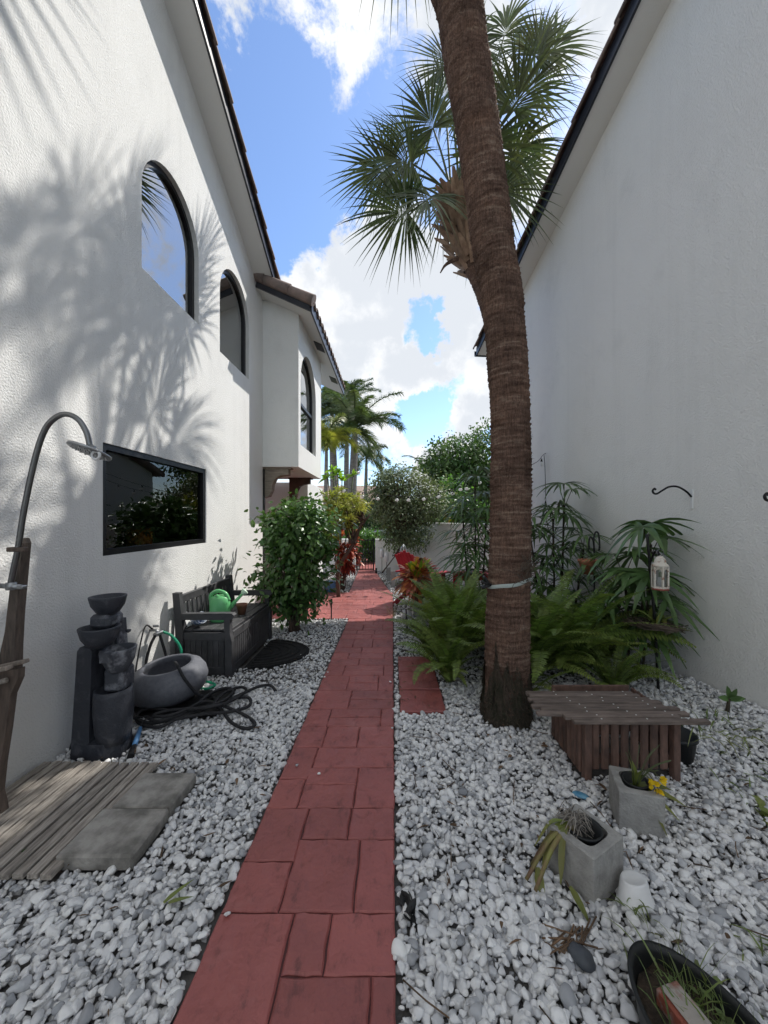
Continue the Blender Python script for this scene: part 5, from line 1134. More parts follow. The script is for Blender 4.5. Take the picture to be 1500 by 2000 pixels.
# --- Boston ferns
def fern(loc, n, L, lb, seedv=0, lean=(0, 0), spread=1.0):
    t = tag(bpy.data.objects.new('boston_fern', None), lb, 'fern', 'Boston ferns around the palm'); COL.objects.link(t); t.location = loc; t['_o'] = [float(q) for q in loc]
    mb, st = MB(), MB(); o = np.array(loc)
    for k in range(n):
        az = random.uniform(0, 2 * math.pi); el = R(random.uniform(54, 88)); l = L * random.uniform(.6, 1.1); h = np.array((math.cos(az), math.sin(az), 0)); m = 46
        tt = np.linspace(0, 1, m); bend = random.uniform(.7, 1.9) * spread; ang = el - bend * tt ** 1.4
        dx = np.cumsum(np.cos(ang)) * l / m; dz = np.cumsum(np.sin(ang)) * l / m
        tw = random.uniform(-.5, .5) * tt ** 2; hx = np.stack([np.cos(az + tw), np.sin(az + tw), np.zeros(m)], -1)
        P = o + h * .03 * random.random() + hx * dx[:, None] + UPZ * dz[:, None] + np.array((*lean, 0)) * (tt * l)[:, None]
        P[:, 2] = np.maximum(P[:, 2], .02 + .03 * random.random())
        T = unit(np.gradient(P, axis=0)); sd_ = unit(np.cross(T, UPZ)); nn = np.cross(sd_, T)
        st.tube(P[::5], np.linspace(.0028, .001, len(P[::5])), 4, caps=False)
        pl = .066 * l / .8 * np.clip(np.sin(np.pi * np.clip(tt * .93 + .06, 0, 1)) ** .55, .1, 1); roll = random.uniform(-.5, .5)
        for s_ in (-1, 1):
            dv = unit(s_ * sd_ * .95 + T * .28 + nn * (.10 + roll * s_) + rng.normal(0, .05, (m, 3))); q = slice(3, m)
            mb.blades(P[q], dv[q], nn[q], pl[q] * rng.uniform(.85, 1.1, m - 3), .0145 * l / .7, prof=(.7, 1, .05), droop=.18, fold=.08, smooth=False)
    mb.build('fronds', 'fern_leaf', t); st.build('stems', 'stem', t); return t
fern((.50, 3.30, .02), 46, .62, 'low fern spreading over the red stepping slabs left of the near palm', spread=1.1)
fern((.62, 3.75, .02), 66, 1.0, 'tall bushy fern just left of the near palm trunk', spread=.8)
fern((.40, 3.95, .02), 30, .62, 'fern leaning over the farthest red stepping slab'); fern((.82, 4.25, .02), 52, .92, 'fern behind the near palm trunk on its left', spread=.8)
fern((.62, 4.75, .02), 40, .75, 'fern beside the dark blue glazed pot'); fern((1.02, 4.9, .02), 40, .85, 'fern in the bed below the lady palm left of the trunk')
fern((1.25, 3.35, .02), 60, .95, 'dense fern right behind the slatted planter and palm trunk'); fern((1.62, 3.45, .02), 66, 1.08, 'tallest upright fern in the middle of the right-hand clump')
fern((1.38, 3.95, .02), 46, .92, 'fern at the back of the right-hand clump near the lady palm'); fern((1.95, 3.65, .02), 42, .85, 'fern reaching toward the ribbed stone trays by the right wall')
fern((1.78, 3.05, .02), 38, .52, 'low dark fern under the right end of the fern clump'); fern((1.05, 3.02, .02), 30, .45, 'low fern at the right foot of the near palm')
fern((1.9, 4.5, .02), 36, .85, 'fern at the foot of the lady palm against the right wall')

# --- lady palms
def rhapis(loc, canes, lb, L=.34, W=.042):
    t = thing('lady_palm', loc, lb, 'palm plant', 'lady palms'); mb, cn = MB(), MB(); o = np.array(loc)
    for (dx, dy, h, leaves) in canes:
        b = o + np.array((dx * .5, dy * .5, 0)); tp = o + np.array((dx, dy, h)); cn.tube([b, (b + tp) / 2 + np.array((.01, 0, 0)), tp], .012, 7)
        for k in range(leaves):
            f = 1 - .75 * (k / max(leaves, 1)) ** 1.2; p = b + (tp - b) * f; az = k * 2.4 + dx * 7; el = R(random.uniform(15, 60)) if k > 2 else R(70)
            d = np.array((math.cos(az) * math.cos(el), math.sin(az) * math.cos(el), math.sin(el))); e = p + d * random.uniform(.16, .28); cn.tube([p, (p + e) / 2 + np.array((0, 0, .01)), e], .004, 5)
            ax = unit(np.array((math.cos(az), math.sin(az), -.35 + random.uniform(-.35, .5)))); s_ = unit(np.cross(ax, UPZ)); nn = np.cross(s_, ax); ns = random.choice((8, 9, 10, 11)); ph = np.linspace(-1.85, 1.85, ns) + rng.normal(0, .06, ns)
            dv = unit(np.cos(ph)[:, None] * ax + np.sin(ph)[:, None] * s_ + .22 * nn)
            mb.blades(e[None].repeat(ns, 0), dv, nn[None].repeat(ns, 0), L * rng.uniform(.8, 1.1, ns), W * rng.uniform(.8, 1.15, ns), prof=(.25, .8, 1, .95, .55, .12), droop=rng.uniform(.3, .75, ns), fold=.16)
    mb.build('leaves', 'rhapis_leaf', t); cn.build('canes', 'caney', t); return t
rhapis((1.95, 4.55, 0), [(-.02, 0, 1.45, 11), (.16, .1, 1.70, 12), (-.22, .2, 1.25, 9), (.30, -.1, 1.1, 7)], 'lady palm right of the trunk against the wall', L=.36, W=.036)
rhapis((2.2, 3.45, 0), [(.12, -.05, 1.22, 10), (-.05, .05, .92, 7), (.15, .1, .75, 6)], 'broad-leaved lady palm behind the hanging lantern', L=.36, W=.055)
rhapis((1.22, 5.6, 0), [(0, 0, 1.95, 14), (.2, .1, 1.7, 12), (-.16, .1, 1.5, 10), (.1, -.2, 1.1, 8)], 'tall drooping lady palm left of the near palm trunk', L=.48, W=.036)

# --- leafy shrubs
def cluster_leaves(mb, cen, rad, ncl, per, L, W, sig=.12, prof=(.3, 1, .75, .05), droop=.15, shell=.55, up=.25, fold=.12, flat=None):
    cen, rad = np.array(cen, float), np.array(rad, float)
    u = rvec(ncl) * (shell + (1 - shell) * rng.random((ncl, 1)) ** .5); C = cen + u * rad
    n = ncl * per; ci = np.repeat(np.arange(ncl), per); p = C[ci] + rng.normal(0, 1, (n, 3)) * sig * np.array((1, 1, .8))
    out = unit((p - cen) / rad); d = unit(out * .6 + rvec(n) * .9 + np.array((0, 0, -.25))); nn = unit(out * .5 + np.array((0, 0, .8)) + rvec(n) * .6)
    mb.blades(p, d, nn, L * rng.uniform(.6, 1.2, n), W * rng.uniform(.65, 1.2, n), prof=prof, droop=droop, fold=fold, smooth=True)
    return C
def stems(mb, base, C, r0=.018, r1=.005, k=None, wob=.05):
    base = np.array(base, float); idx = range(len(C)) if k is None else rng.choice(len(C), min(k, len(C)), replace=False)
    for i in idx:
        e = C[i]; m1 = base + (e - base) * .35 + np.array((0, 0, .12 * np.linalg.norm(e - base))) * .6 + rng.normal(0, wob, 3); m2 = base + (e - base) * .7 + rng.normal(0, wob, 3)
        mb.tube(bez([base + rng.normal(0, .04, 3) * (1, 1, 0), m1, m2, e], 4), np.linspace(r0, r1, 13), 6)
t = thing('hibiscus_hedge', (-1.25, 4.85, 0), 'tall bushy green hibiscus shrub between the charcoal bench and red landing', 'shrub')
lb, sb = MB(), MB()
A = cluster_leaves(lb, (-1.18, 4.85, 1.25), (.50, .44, .44), 170, 18, .082, .056, .085, shell=.2); B = cluster_leaves(lb, (-1.22, 4.82, .72), (.47, .40, .44), 105, 15, .08, .054, .09, shell=.25)
stems(sb, (-1.25, 4.85, 0), A, .013, .004, 30, .03); cluster_leaves(lb, (-1.24, 4.84, .42), (.36, .30, .22), 46, 13, .075, .05, .09, shell=.3); stems(sb, (-1.25, 4.85, 0), B, .011, .004, 16, .03)
lb.build('leaves', 'hibiscus_leaf', t); sb.build('stems', 'bark2', t); CIRC.append((-1.25, 4.85, .1))
t = thing('song_tree', (-.98, 6.9, 0), 'yellow-green spiky dracaena tree with twisting branches over the red-leaved shrub', 'small tree')
lb, sb = MB(), MB()
base = at(650, 1130, 6.9); base[2] = .1
def rosettes(lb, C, n, L, W, up=.6, droop=.35):
    for c in C:
        d = unit(rvec(n) + np.array((0, 0, up))); lb.blades(np.repeat(c[None], n, 0) + d * .01, d, rvec(n), L * rng.uniform(.7, 1.15, n), W, prof=(.6, 1, .7, .05), droop=droop, fold=.15)
C = np.concatenate([np.array((-.95, 6.85, 1.72)) + rvec(44) * rng.uniform(.3, 1, (44, 1)) * np.array((.42, .4, .30)), np.array((-.70, 6.8, 1.62)) + rvec(34) * rng.uniform(.3, 1, (34, 1)) * np.array((.30, .35, .38)), np.array((-1.12, 6.7, 1.42)) + rvec(60) * rng.uniform(.3, 1, (60, 1)) * np.array((.42, .35, .42))])
rosettes(lb, C, 17, .15, .020); lb.build('leaves', 'dracaena_leaf', t)
fork = at(690, 1062, 6.85); sb.tube(bez([(-.98, 6.9, 0), at(662, 1110, 6.9), fork, at(708, 1015, 6.8)], 8), np.linspace(.04, .026, 25), 9); sb.tube(bez([fork, at(697, 1040, 6.85), at(722, 1005, 6.8)], 6), np.linspace(.028, .014, 13), 8)
stems(sb, at(708, 1015, 6.8), C[44:78], .018, .006, 14, .03); stems(sb, fork, C[:44], .02, .006, 14, .04); sb.build('branches', 'bark2', t)
t = thing('umbrella_plant', (-1.1, 7.6, 0), 'bright lime leafy tufts rising above the dracaena tree under the bay', 'plant')
lb = MB(); sb = MB()
for px, py in ((650, 918), (660, 925), (690, 928), (640, 932), (668, 938)):
    c = at(px, py, 7.4); rosettes(lb, [c], 16, .17, .05, up=.8); sb.tube([(-1.1, 7.6, 0), (c + np.array((-1.1, 7.6, 0))) / 2 + .03, c], .012, 6)
lb.build('leaves', 'lime_leaf', t); sb.build('stems', 'stem', t)
def croton(name, c, rad, n, L, W, mname, lb_, base, extra=None):
    t = thing(name, base, lb_, 'shrub'); mb = MB(); c = np.array(c); k = max(1, n // 13); C = c + rvec(k) * rng.uniform(.3, 1, (k, 1)) * np.array(rad)
    for q in C: out = unit((q - c) / np.array(rad)); d = unit(rvec(13) * .8 + out * .7 + np.array((0, 0, .35))); mb.blades(np.repeat(q[None], 13, 0), d, unit(rvec(13) * .4 + UPZ), L * rng.uniform(.7, 1.2, 13), W * rng.uniform(.7, 1.2, 13), prof=(.25, .8, 1, .7, .05), droop=.35, fold=.14)
    mb.build('leaves', mname, t); sb = MB(); stems(sb, base, C, .016, .006, 12, .03); sb.build('stems', 'bark2', t); return t
croton('red_croton', (-.93, 7.5, .78), (.30, .28, .50), 950, .15, .046, 'croton_red', 'dark red croton shrub with orange tips beside the walk to the gate', (-1.0, 7.55, .02))
t = thing('potted_croton', (.41, 5.5, .34), 'red, orange and yellow croton bush growing in the grey pedestal beside the path', 'plant')
mb = MB(); c = np.array((.37, 5.45, .60)); n = 340; d = unit(rvec(n) + np.array((0, 0, .15))); p = c + d * rng.uniform(.03, .21, (n, 1)) * np.array((1.15, 1.1, 1)); mb.blades(p, d, unit(rvec(n) * .35 + UPZ), rng.uniform(.13, .21, n), rng.uniform(.045, .07, n), prof=(.25, .8, 1, .75, .05), droop=.3, fold=.14); mb.build('leaves', 'croton_mix', t)
mb = MB(); n = 60; d = unit(rvec(n) * .62 + np.array((-.05, -.15, 1))); mb.blades(c + np.array((-.02, -.05, .06)) + rng.normal(0, .03, (n, 3)), d, rvec(n), rng.uniform(.17, .26, n), rng.uniform(.045, .07, n), prof=(.25, .8, 1, .75, .05), droop=.15, fold=.12); mb.build('top_leaves', 'croton_top', t)
mb = MB(); mb.tube([(.41, 5.55, .33), (.38, 5.5, .45), tuple(c)], .015, 8); mb.build('stem', 'bark2', t)

# --- small plants
def tuft(name, loc, n, L, W, m, lb_, cat='plant', up=.6, droop=.6, prof=(.6, 1, .8, .5, .04), group=None, spread=.03):
    mb = MB(); d = unit(rvec(n) * np.array((1, 1, .5)) + np.array((0, 0, up))); p = np.array(loc) + rng.normal(0, spread, (n, 3)) * (1, 1, .2); mb.blades(p, d, unit(rvec(n) * .3 + UPZ), L * rng.uniform(.6, 1.15, n), W * rng.uniform(.7, 1.1, n), prof=prof, droop=droop, fold=.15)
    return tag(mb.build(name, m, loc=loc), lb_, cat, group)
# orchid in the far block
t = thing('yellow_orchid', (1.155, 1.80, .16), 'orchid with yellow flowers growing in the cinder block before the slatted planter', 'orchid')
mb = MB(); o = np.array((1.155, 1.80, .175))
for d, l, w, dr in (((-.25, -.1, 1), .16, .036, .1), ((-.05, .1, 1), .13, .034, .1), ((.9, -.5, .25), .20, .038, .35), ((.75, -.65, .05), .17, .034, .5), ((.35, -.95, -.1), .15, .032, .7), ((.9, -.15, .3), .17, .036, .3), ((-.8, -.3, .4), .10, .03, .6), ((.1, -.2, 1), .12, .03, .2)): mb.blades(o, d, (0, -.3, 1), l, w, prof=(.5, .9, 1, .85, .5, .05), droop=dr, fold=.2)
mb.build('leaves', 'orchid_leaf', t)
mb = MB(); fl = [(1.20, 1.735, .24), (1.215, 1.725, .215), (1.18, 1.73, .235), (1.235, 1.74, .25), (1.205, 1.72, .20)]
for k in range(10): a = random.uniform(0, 6.28); e = o + np.array((.10 * math.cos(a) + .04, .08 * math.sin(a) - .02, random.uniform(.10, .2))); mb.tube(bez([o, (o + e) / 2 + np.array((0, 0, .03)), e], 5), .0018, 5)
for f in fl: f = np.array(f); mb.tube(bez([o, (o + f) / 2 + np.array((0, 0, .07)), f], 5), .0018, 5)
mb.build('stems', 'stem', t)
for f in fl: mb = MB(); d = unit(rvec(6) + np.array((0, -.6, .2))); mb.blades(np.repeat(np.array(f)[None], 6, 0), d, rvec(6), .026, .020, prof=(.4, 1, .8, .2)); mb.build('flower', 'petal', t)
# wilted plant in the near block
t = thing('wilted_orchid', (.73, 1.55, .19), 'wilted orchid drooping out of the nearer cinder block with dry roots and one yellowing leaf', 'orchid')
mb = MB(); o = np.array((.72, 1.545, .215))
for e, w in (((.60, 1.52, .06), .03), ((.64, 1.44, .06), .026), ((.655, 1.47, .03), .022), ((.585, 1.56, .10), .02)):
    e = np.array(e); P = bez([o, o + (e - o) * .45 + np.array((-.01, 0, .045)), e], 6); T = unit(np.gradient(P, axis=0)); s_ = unit(np.cross(T, UPZ)); pw = np.interp(np.linspace(0, 1, len(P)), [0, .4, .8, 1], [.4, 1, .9, .1]) * w / 2
    V = np.stack([P - s_ * pw[:, None], P + np.array((0, 0, -.004)), P + s_ * pw[:, None]], 1).reshape(-1, 3); i = np.arange(len(P) - 1); F = np.concatenate([np.stack([3 * i + a, 3 * i + a + 1, 3 * i + a + 4, 3 * i + a + 3], -1) for a in (0, 1)]); mb.add(V, F, True)
mb.blades([(.575, 1.50, .07), (.655, 1.40, .09)], [(-.1, -.62, -.45), (.35, -.5, -.5)], [(0, 0, 1), (0, 0, 1)], [.13, .10], [.034, .03], prof=(.5, 1, .95, .6, .05), droop=.1); mb.build('leaves', 'orchid_leaf', t)
mb = MB()
for e in ((.52, 1.47, .05), (.54, 1.43, .045), (.56, 1.52, .06)): mb.tube(bez([o + rng.normal(0, .012, 3), o + (np.array(e) - o) * .5 + np.array((0, 0, .03)), e], 6), np.linspace(.011, .007, 13), 7)
mb.build('pseudobulbs', 'wilted_leaf', t)
mb = MB()
for k in range(90): a = random.uniform(0, 6.28); r_ = random.uniform(.02, .085); p = np.array((.745, 1.55, .205)); e = p + np.array((r_ * math.cos(a), r_ * math.sin(a), random.uniform(-.04, .02))); m_ = (p + e) / 2 + np.array((0, 0, random.uniform(.01, .045))) + rng.normal(0, .01, 3); mb.tube(bez([p + rng.normal(0, .02, 3), m_, e], 4), .0016, 4)
mb.build('roots', 'root', t)
mb = MB(); n = 120; p = np.array((.82, 1.0, .12)) + rng.normal(0, 1, (n, 3)) * np.array((.045, .06, .003)); d = unit(rvec(n) * np.array((.6, .6, .2)) + np.array((-.02, .15, .9))); mb.blades(p, d, rvec(n), rng.uniform(.05, .24, n), rng.uniform(.002, .006, n), prof=(.8, 1, .8, .4, .05), droop=rng.uniform(.2, .8, n), fold=.1)
n = 60; p = np.array((.83, .96, .135)) + rng.normal(0, 1, (n, 3)) * np.array((.05, .07, .012)); mb.blades(p, unit(rvec(n) + UPZ * .4), unit(rvec(n) * .4 + UPZ), .03, .016, prof=(.4, 1, .05))
tag(mb.build('weeds', 'grass_blade', loc=(.845, 1.0, .1)), 'thin green weeds growing out of the black oval trough', 'weeds')
tuft('grass_clump', gp(1245, 1790, .03), 16, .16, .006, 'grass_blade', 'few long grass blades beside the upturned white tub', 'grass', up=.9)
t = thing('plumeria_seedling', (2.40, 2.72, 0), 'small seedling with three upright leaves by the foot of the right wall', 'seedling')
mb = MB(); mb.tube([(2.40, 2.72, 0), (2.41, 2.72, .10), (2.42, 2.72, .16)], [.016, .012, .008], 8); mb.build('stem', 'caney', t)
mb = MB(); mb.blades(np.repeat([(2.42, 2.72, .15)], 6, 0), [(-.15, 0, 1), (.4, -.1, .9), (.55, .1, .75), (.9, 0, .2), (-.8, -.1, .35), (.3, -.5, .5)], np.repeat([(0, -1, .3)], 6, 0), [.12, .11, .10, .12, .10, .09], .042, prof=(.3, .9, 1, .7, .08), droop=.15); mb.build('leaves', 'rhapis_leaf', t)
tuft('strap_plant', (1.80, 1.80, .02), 11, .22, .045, 'orchid_leaf', 'arching green strap-leaved plant at the right edge of the photo', up=.75, droop=.8)
tuft('creeping_weed', (2.28, 2.52, .08), 60, .10, .010, 'grass_blade', 'sparse creeping weed on gravel right of the slatted planter', 'weeds', up=.25, droop=.4, spread=.13)
tuft('creeping_weed', (1.62, 1.93, .36), 34, .09, .008, 'grass_blade', 'thin weed sprig growing over the right end of the slatted planter top', 'weeds', up=.3, droop=.5, spread=.05)
tuft('creeping_weed', (2.05, 2.05, .05), 40, .09, .009, 'grass_blade', 'thin creeping weed on gravel in front of the strap-leaved plant', 'weeds', up=.2, droop=.4, spread=.16)
tuft('creeping_weed', (1.25, 1.22, .04), 26, .09, .008, 'grass_blade', 'small green weed sprigs on gravel at the right of the oval trough', 'weeds', up=.5, droop=.4, spread=.05)
tuft('deck_weed', (-1.60, 1.57, .03), 18, .07, .014, 'bush_leaf', 'small weed poking up between slats at the near edge of the deck', 'weeds', up=.5, droop=.4)
tuft('fallen_leaf', gp(325, 1762, .05), 2, .10, .02, 'orchid_leaf', 'long yellow-green fallen leaf on gravel below the mossy paver', 'leaf', up=.1, droop=.1, spread=.01)
# pots with plants: hanging pot, tray, vase
tuft('hanging_orchid', (cx_, cy_ - .03, .98), 12, .22, .05, 'rhapis_leaf', 'broad dark leaves spilling out of the hanging terracotta pot', up=.05, droop=.9)
tuft('tray_orchid', (px_ - .03, py_ - .03, .60), 13, .24, .036, 'orchid_leaf', 'pale yellow-green orchid leaves growing on the twig tray', up=.8, droop=.35)
tuft('vase_plant', (-2.27, 3.40, 1.36), 70, .16, .035, 'small_leaf', 'leafy green plant standing in the amber pineapple vase', up=.5, droop=.5, spread=.06)
tuft('window_plant', (-2.34, 3.12, 1.2), 26, .22, .03, 'rhapis_leaf', 'dark leafy plant inside the picture window left of the vase', up=.6, droop=.5)
tuft('spider_plant', (.98, 6.3, .02), 70, .42, .022, 'bush_leaf', 'bright green arching grass-like plant in front of the curved wall', up=.8, droop=.6)
tuft('spider_plant', (.78, 5.95, .02), 60, .40, .02, 'fern_leaf', 'darker arching strappy plant right of the potted croton', up=.8, droop=.6)
tuft('dry_twig_plant', gp(765, 1205, .02), 26, .34, .004, 'wilted_leaf', 'bare spindly dry twigs at the edge of the path before the red chair', up=1.2, droop=.1)
tuft('groundcover', (.22, 5.0, .02), 60, .12, .02, 'fern_leaf', 'low green groundcover beside the black garden spotlight', 'weeds', up=.4, spread=.12)
tuft('edge_plant', (.16, 8.3, .02), 80, .26, .03, 'small_leaf', 'grey-green low plant by the short grey posts', up=.5, spread=.12)
tuft('edge_plant', (-1.35, 5.75 + 1.62, .02), 70, .2, .03, 'small_leaf', 'low grey-green plant under the red-leaved croton shrub', up=.4, spread=.16)

# --- background trees and palms
def pinnate_crown(lb, sb, hub, n, L, droop=1.2, plume=True, w=.026, ll=.52):
    hub = np.array(hub, float)
    for k in range(n):
        az = k * 2.4 + random.uniform(-.2, .2); el = R(random.uniform(8, 80)) if k < n * .75 else R(random.uniform(-25, 10)); m = 44; tt = np.linspace(0, 1, m); ang = el - droop * random.uniform(.8, 1.25) * tt ** 1.3; l = L * random.uniform(.85, 1.1); h = np.array((math.cos(az), math.sin(az), 0))
        P = hub + h * (np.cumsum(np.cos(ang)) * l / m)[:, None] + UPZ * (np.cumsum(np.sin(ang)) * l / m)[:, None]; T = unit(np.gradient(P, axis=0)); s_ = unit(np.cross(T, UPZ)); nn = np.cross(s_, T)
        sb.tube(P[::6], np.linspace(.03, .008, len(P[::6])), 5)
        for rep in range(6 if plume else 2):
            ph = rng.uniform(-.4, 3.5, m) if plume else np.where(rep == 0, .2, 2.94) + rng.normal(0, .15, m); dv = unit(np.cos(ph)[:, None] * s_ + np.sin(ph)[:, None] * nn + T * .55); q = slice(5, m); ln = ll * np.clip(1.15 - .75 * tt, .25, 1)
            lb.blades(P[q], dv[q], T[q], ln[q], w, prof=(.6, 1, .7, .08), droop=.45, fold=.1)
def bg_palm(name, hub, base, lb_, n=13, L=2.0, r=.16, group='palms beyond the bay', crownm='foxtail_leaf', plume=True):
    t = thing(name, base, lb_, 'palm tree', group); lb, sb = MB(), MB(); pinnate_crown(lb, sb, hub, n, L, plume=plume); b, h = np.array(base), np.array(hub)
    lb.build('crown', crownm, t); tb = MB(); tb.tube([b, b + (h - b) * .5, b + (h - b) * .85, h + np.array((0, 0, .15))], [r * 1.15, r, r * .8, r * .45], 14); tb.build('trunk', 'greybark', t); sb.build('frond_stems', 'stem', t); return t
bg_palm('foxtail_palm', at(694, 836, 14), at(682, 1025, 14) * (1, 1, 0), 'foxtail palm with the fullest plumes, right of the group beyond the bay', L=2.0, n=20)
bg_palm('foxtail_palm', at(648, 806, 15.5), at(657, 1020, 15.5) * (1, 1, 0), 'taller foxtail palm partly hidden by the bay roof', L=2.1, n=18)
bg_palm('foxtail_palm', at(678, 800, 17), at(675, 1020, 17) * (1, 1, 0), 'foxtail palm with thinner leaning trunk at the back of the group', L=1.9, r=.12, n=16)
bg_palm('foxtail_palm', at(716, 893, 19), at(711, 1020, 19) * (1, 1, 0), 'small low foxtail palm right of the others', L=1.2, r=.1, n=10)
bg_palm('feather_palm', at(828, 918, 22), at(826, 1010, 22) * (1, 1, 0), 'thin distant feather palm left of the round tree', L=1.8, r=.14, n=11, plume=False, group=None)
bg_palm('feather_palm', at(638, 858, 12.5), at(634, 1020, 12.5) * (1, 1, 0), 'golden-edged palm crown just right of the bay window', L=1.05, r=.07, n=11, plume=True, crownm='dracaena_leaf', group=None)
def tree(name, base, cen, rad, ncl, per, L, W, m, lb_, cat='tree', sig=.3, shell=.6, r0=.1, k=14, trunk_m='bark2', group=None):
    t = thing(name, tuple(base), lb_, cat, group); lb, sb = MB(), MB(); C = np.concatenate([cluster_leaves(lb, c, r_, int(ncl * f), per, L, W, sig, shell=shell) for c, r_, f in zip(cen, rad, [1 / len(cen)] * len(cen))])
    lb.build('crown', m, t); b = np.array(base); top = np.mean([np.array(c) for c in cen], 0); fk = b + (top - b) * .45; sb.tube([b, b + (fk - b) * .5, fk], [r0, r0 * .8, r0 * .65], 10); stems(sb, fk, C, r0 * .5, r0 * .1, k, r0 * .8); sb.build('trunk', trunk_m, t); return t
tree('small_leaved_tree', (.30, 9.3, 0), [(.25, 9.3, 2.1), (.85, 9.4, 1.9), (-.2, 9.4, 1.8), (.35, 9.1, 1.3), (.1, 9.4, 2.35)], [(.72, .6, .60), (.6, .5, .62), (.48, .45, .6), (.55, .45, .6), (.5, .5, .4)], 460, 30, .066, .040, 'small_leaf', 'airy small-leaved grey-green tree in front of the low white wall', sig=.13, shell=.3, r0=.04, k=70)
tree('round_tree', at(930, 1000, 19) * (1, 1, 0), [at(930, 905, 19), at(885, 905, 18.5), at(975, 885, 19.5), at(915, 935, 18.3)], [(2.0, 1.8, 1.4), (1.3, 1.3, 1.15), (1.8, 1.6, 1.5), (1.7, 1.4, .9)], 420, 30, .20, .10, 'tree_leaf', 'large dense rounded dark green tree beyond the curved wall', sig=.28, shell=.6, r0=.25)
tree('broadleaf_bush', (1.75, 11.3, 0), [(1.75, 11.3, 1.75), (1.35, 11.4, 1.35), (2.3, 11.4, 1.6)], [(.6, .5, .85), (.5, .5, .7), (.6, .5, .7)], 200, 24, .12, .075, 'bush_leaf', 'bright green leafy bush rising behind the curved white wall', 'bush', sig=.14, shell=.5, r0=.05)
tree('dark_hedge', (-.9, 12.6, 0), [(-.75, 12.6, .45), (-1.5, 12.7, .5), (-.2, 12.7, .5)], [(.6, .35, .42), (.6, .35, .45), (.5, .35, .4)], 170, 22, .10, .05, 'tree_leaf', 'dark green clipped hedge just beyond the iron gate', 'hedge', sig=.1, shell=.5, r0=.03)
tree('variegated_bush', (-1.15, 12.0, 0), [(-1.2, 12.0, .75), (-.75, 12.2, .80)], [(.35, .3, .28), (.3, .3, .22)], 60, 16, .2, .045, 'bush_leaf', 'bright grassy shrub seen through the gate bars above the hedge', 'bush', sig=.1, shell=.4, r0=.02)
tree('street_tree', (-1.4, 19, -.45), [(-1.3, 19, 1.5), (-.5, 19.2, 1.2), (.6, 19, 1.5), (-2.4, 19, 1.3)], [(.9, .8, .9), (.8, .8, .8), (1.0, .8, .9), (.9, .8, .8)], 240, 24, .17, .085, 'tree_leaf', 'dark leafy trees massed across the street behind the car', 'tree', sig=.2, shell=.55, r0=.1)
tree('street_tree', (3.2, 20, -.45), [(2.6, 20, 1.5), (4, 20, 1.8), (5.4, 20, 1.5)], [(1.2, .8, 1.3), (1.3, .8, 1.4), (1.2, .8, 1.2)], 220, 24, .2, .10, 'bush_leaf', 'mid-green street trees showing over the curved wall beneath the round tree', 'tree', sig=.25, shell=.55, r0=.1)
tree('climbing_shrub', (-.28, 10.0, 0), [(.15, 10.0, .95), (.5, 10.0, 1.1), (.85, 10.0, 1.0)], [(.3, .25, .4), (.35, .25, .4), (.3, .25, .35)], 80, 20, .06, .034, 'tree_leaf', 'low leafy shrub covering the middle of the low white wall', 'shrub', sig=.1, shell=.4, r0=.02)
tuft('yellow_shrub', (.62, 6.3, .30), 160, .13, .03, 'dracaena_leaf', 'small yellow-green shrub right behind the potted croton', 'shrub', up=.5, spread=.10)
mb = MB(); n = 40; mb.blades(np.array((1.62, 10.9, 1.46)) + rng.normal(0, .08, (n, 3)), rvec(n), rvec(n), .1, .07, prof=(.4, 1, .8, .1)); tag(mb.build('red_flowers', 'croton_top', loc=(1.62, 10.9, 1.4)), 'orange-red blossoms showing over the top of the curved wall', 'flowers')

# ================================================================== FAR STRUCTURES
def wall_line(name, pts, h, th, lb_):
    mb = MB(); P = np.array(pts, float); T = unit(np.gradient(P, axis=0)); N = np.stack([-T[:, 1], T[:, 0]], -1) * th / 2; n = len(P)
    V = [(*(p + s_ * q), z) for p, q in zip(P, N) for s_, z in ((1, 0), (1, h - .012), (.8, h), (-.8, h), (-1, h - .012), (-1, 0))]
    F = [(6 * i + k, 6 * i + k + 1, 6 * (i + 1) + k + 1, 6 * (i + 1) + k) for i in range(n - 1) for k in range(5)] + [tuple(range(6))[::-1], tuple(6 * (n - 1) + k for k in range(6))]
    mb.add(V, F); o = mb.build(name, 'stucco_fine', loc=(*pts[0], 0)); return tag(o, lb_, 'wall')
a = np.linspace(0, 1, 24); wall_line('garden_wall', [(.66 + 1.85 * q ** 1.5, 10.95 - 3.4 * q ** 1.15) for q in a], 1.345, .16, 'tall curved white garden wall running from the right house toward the gate')
wall_line('garden_wall', [(-.46, 10.42), (.2, 10.40), (.98, 10.36)], .895, .16, 'low straight white garden wall beside the iron gate')
wall_line('garden_wall', [(-1.02, 10.45), (-2.0, 10.45), (-3.4, 10.45)], .895, .16, 'low white wall left of the gate behind the red croton shrub')
t = thing('iron_gate', (-.75, 10.42, 0), 'black iron bar garden gate at the end of the red path', 'gate')
mb = MB(); [mb.box((-.97 + .078 * k, 10.42, .45), (.014, .014, .82)) for k in range(1, 6)]; mb.build('bars', 'iron', t)
mb = MB(); [mb.box((-.74, 10.42, z), (.46, .022, .03)) for z in (.06, .86)]; [mb.box((x, 10.42, .46), (.035, .035, .92)) for x in (-.97, -.515)]; mb.build('frame', 'iron', t)
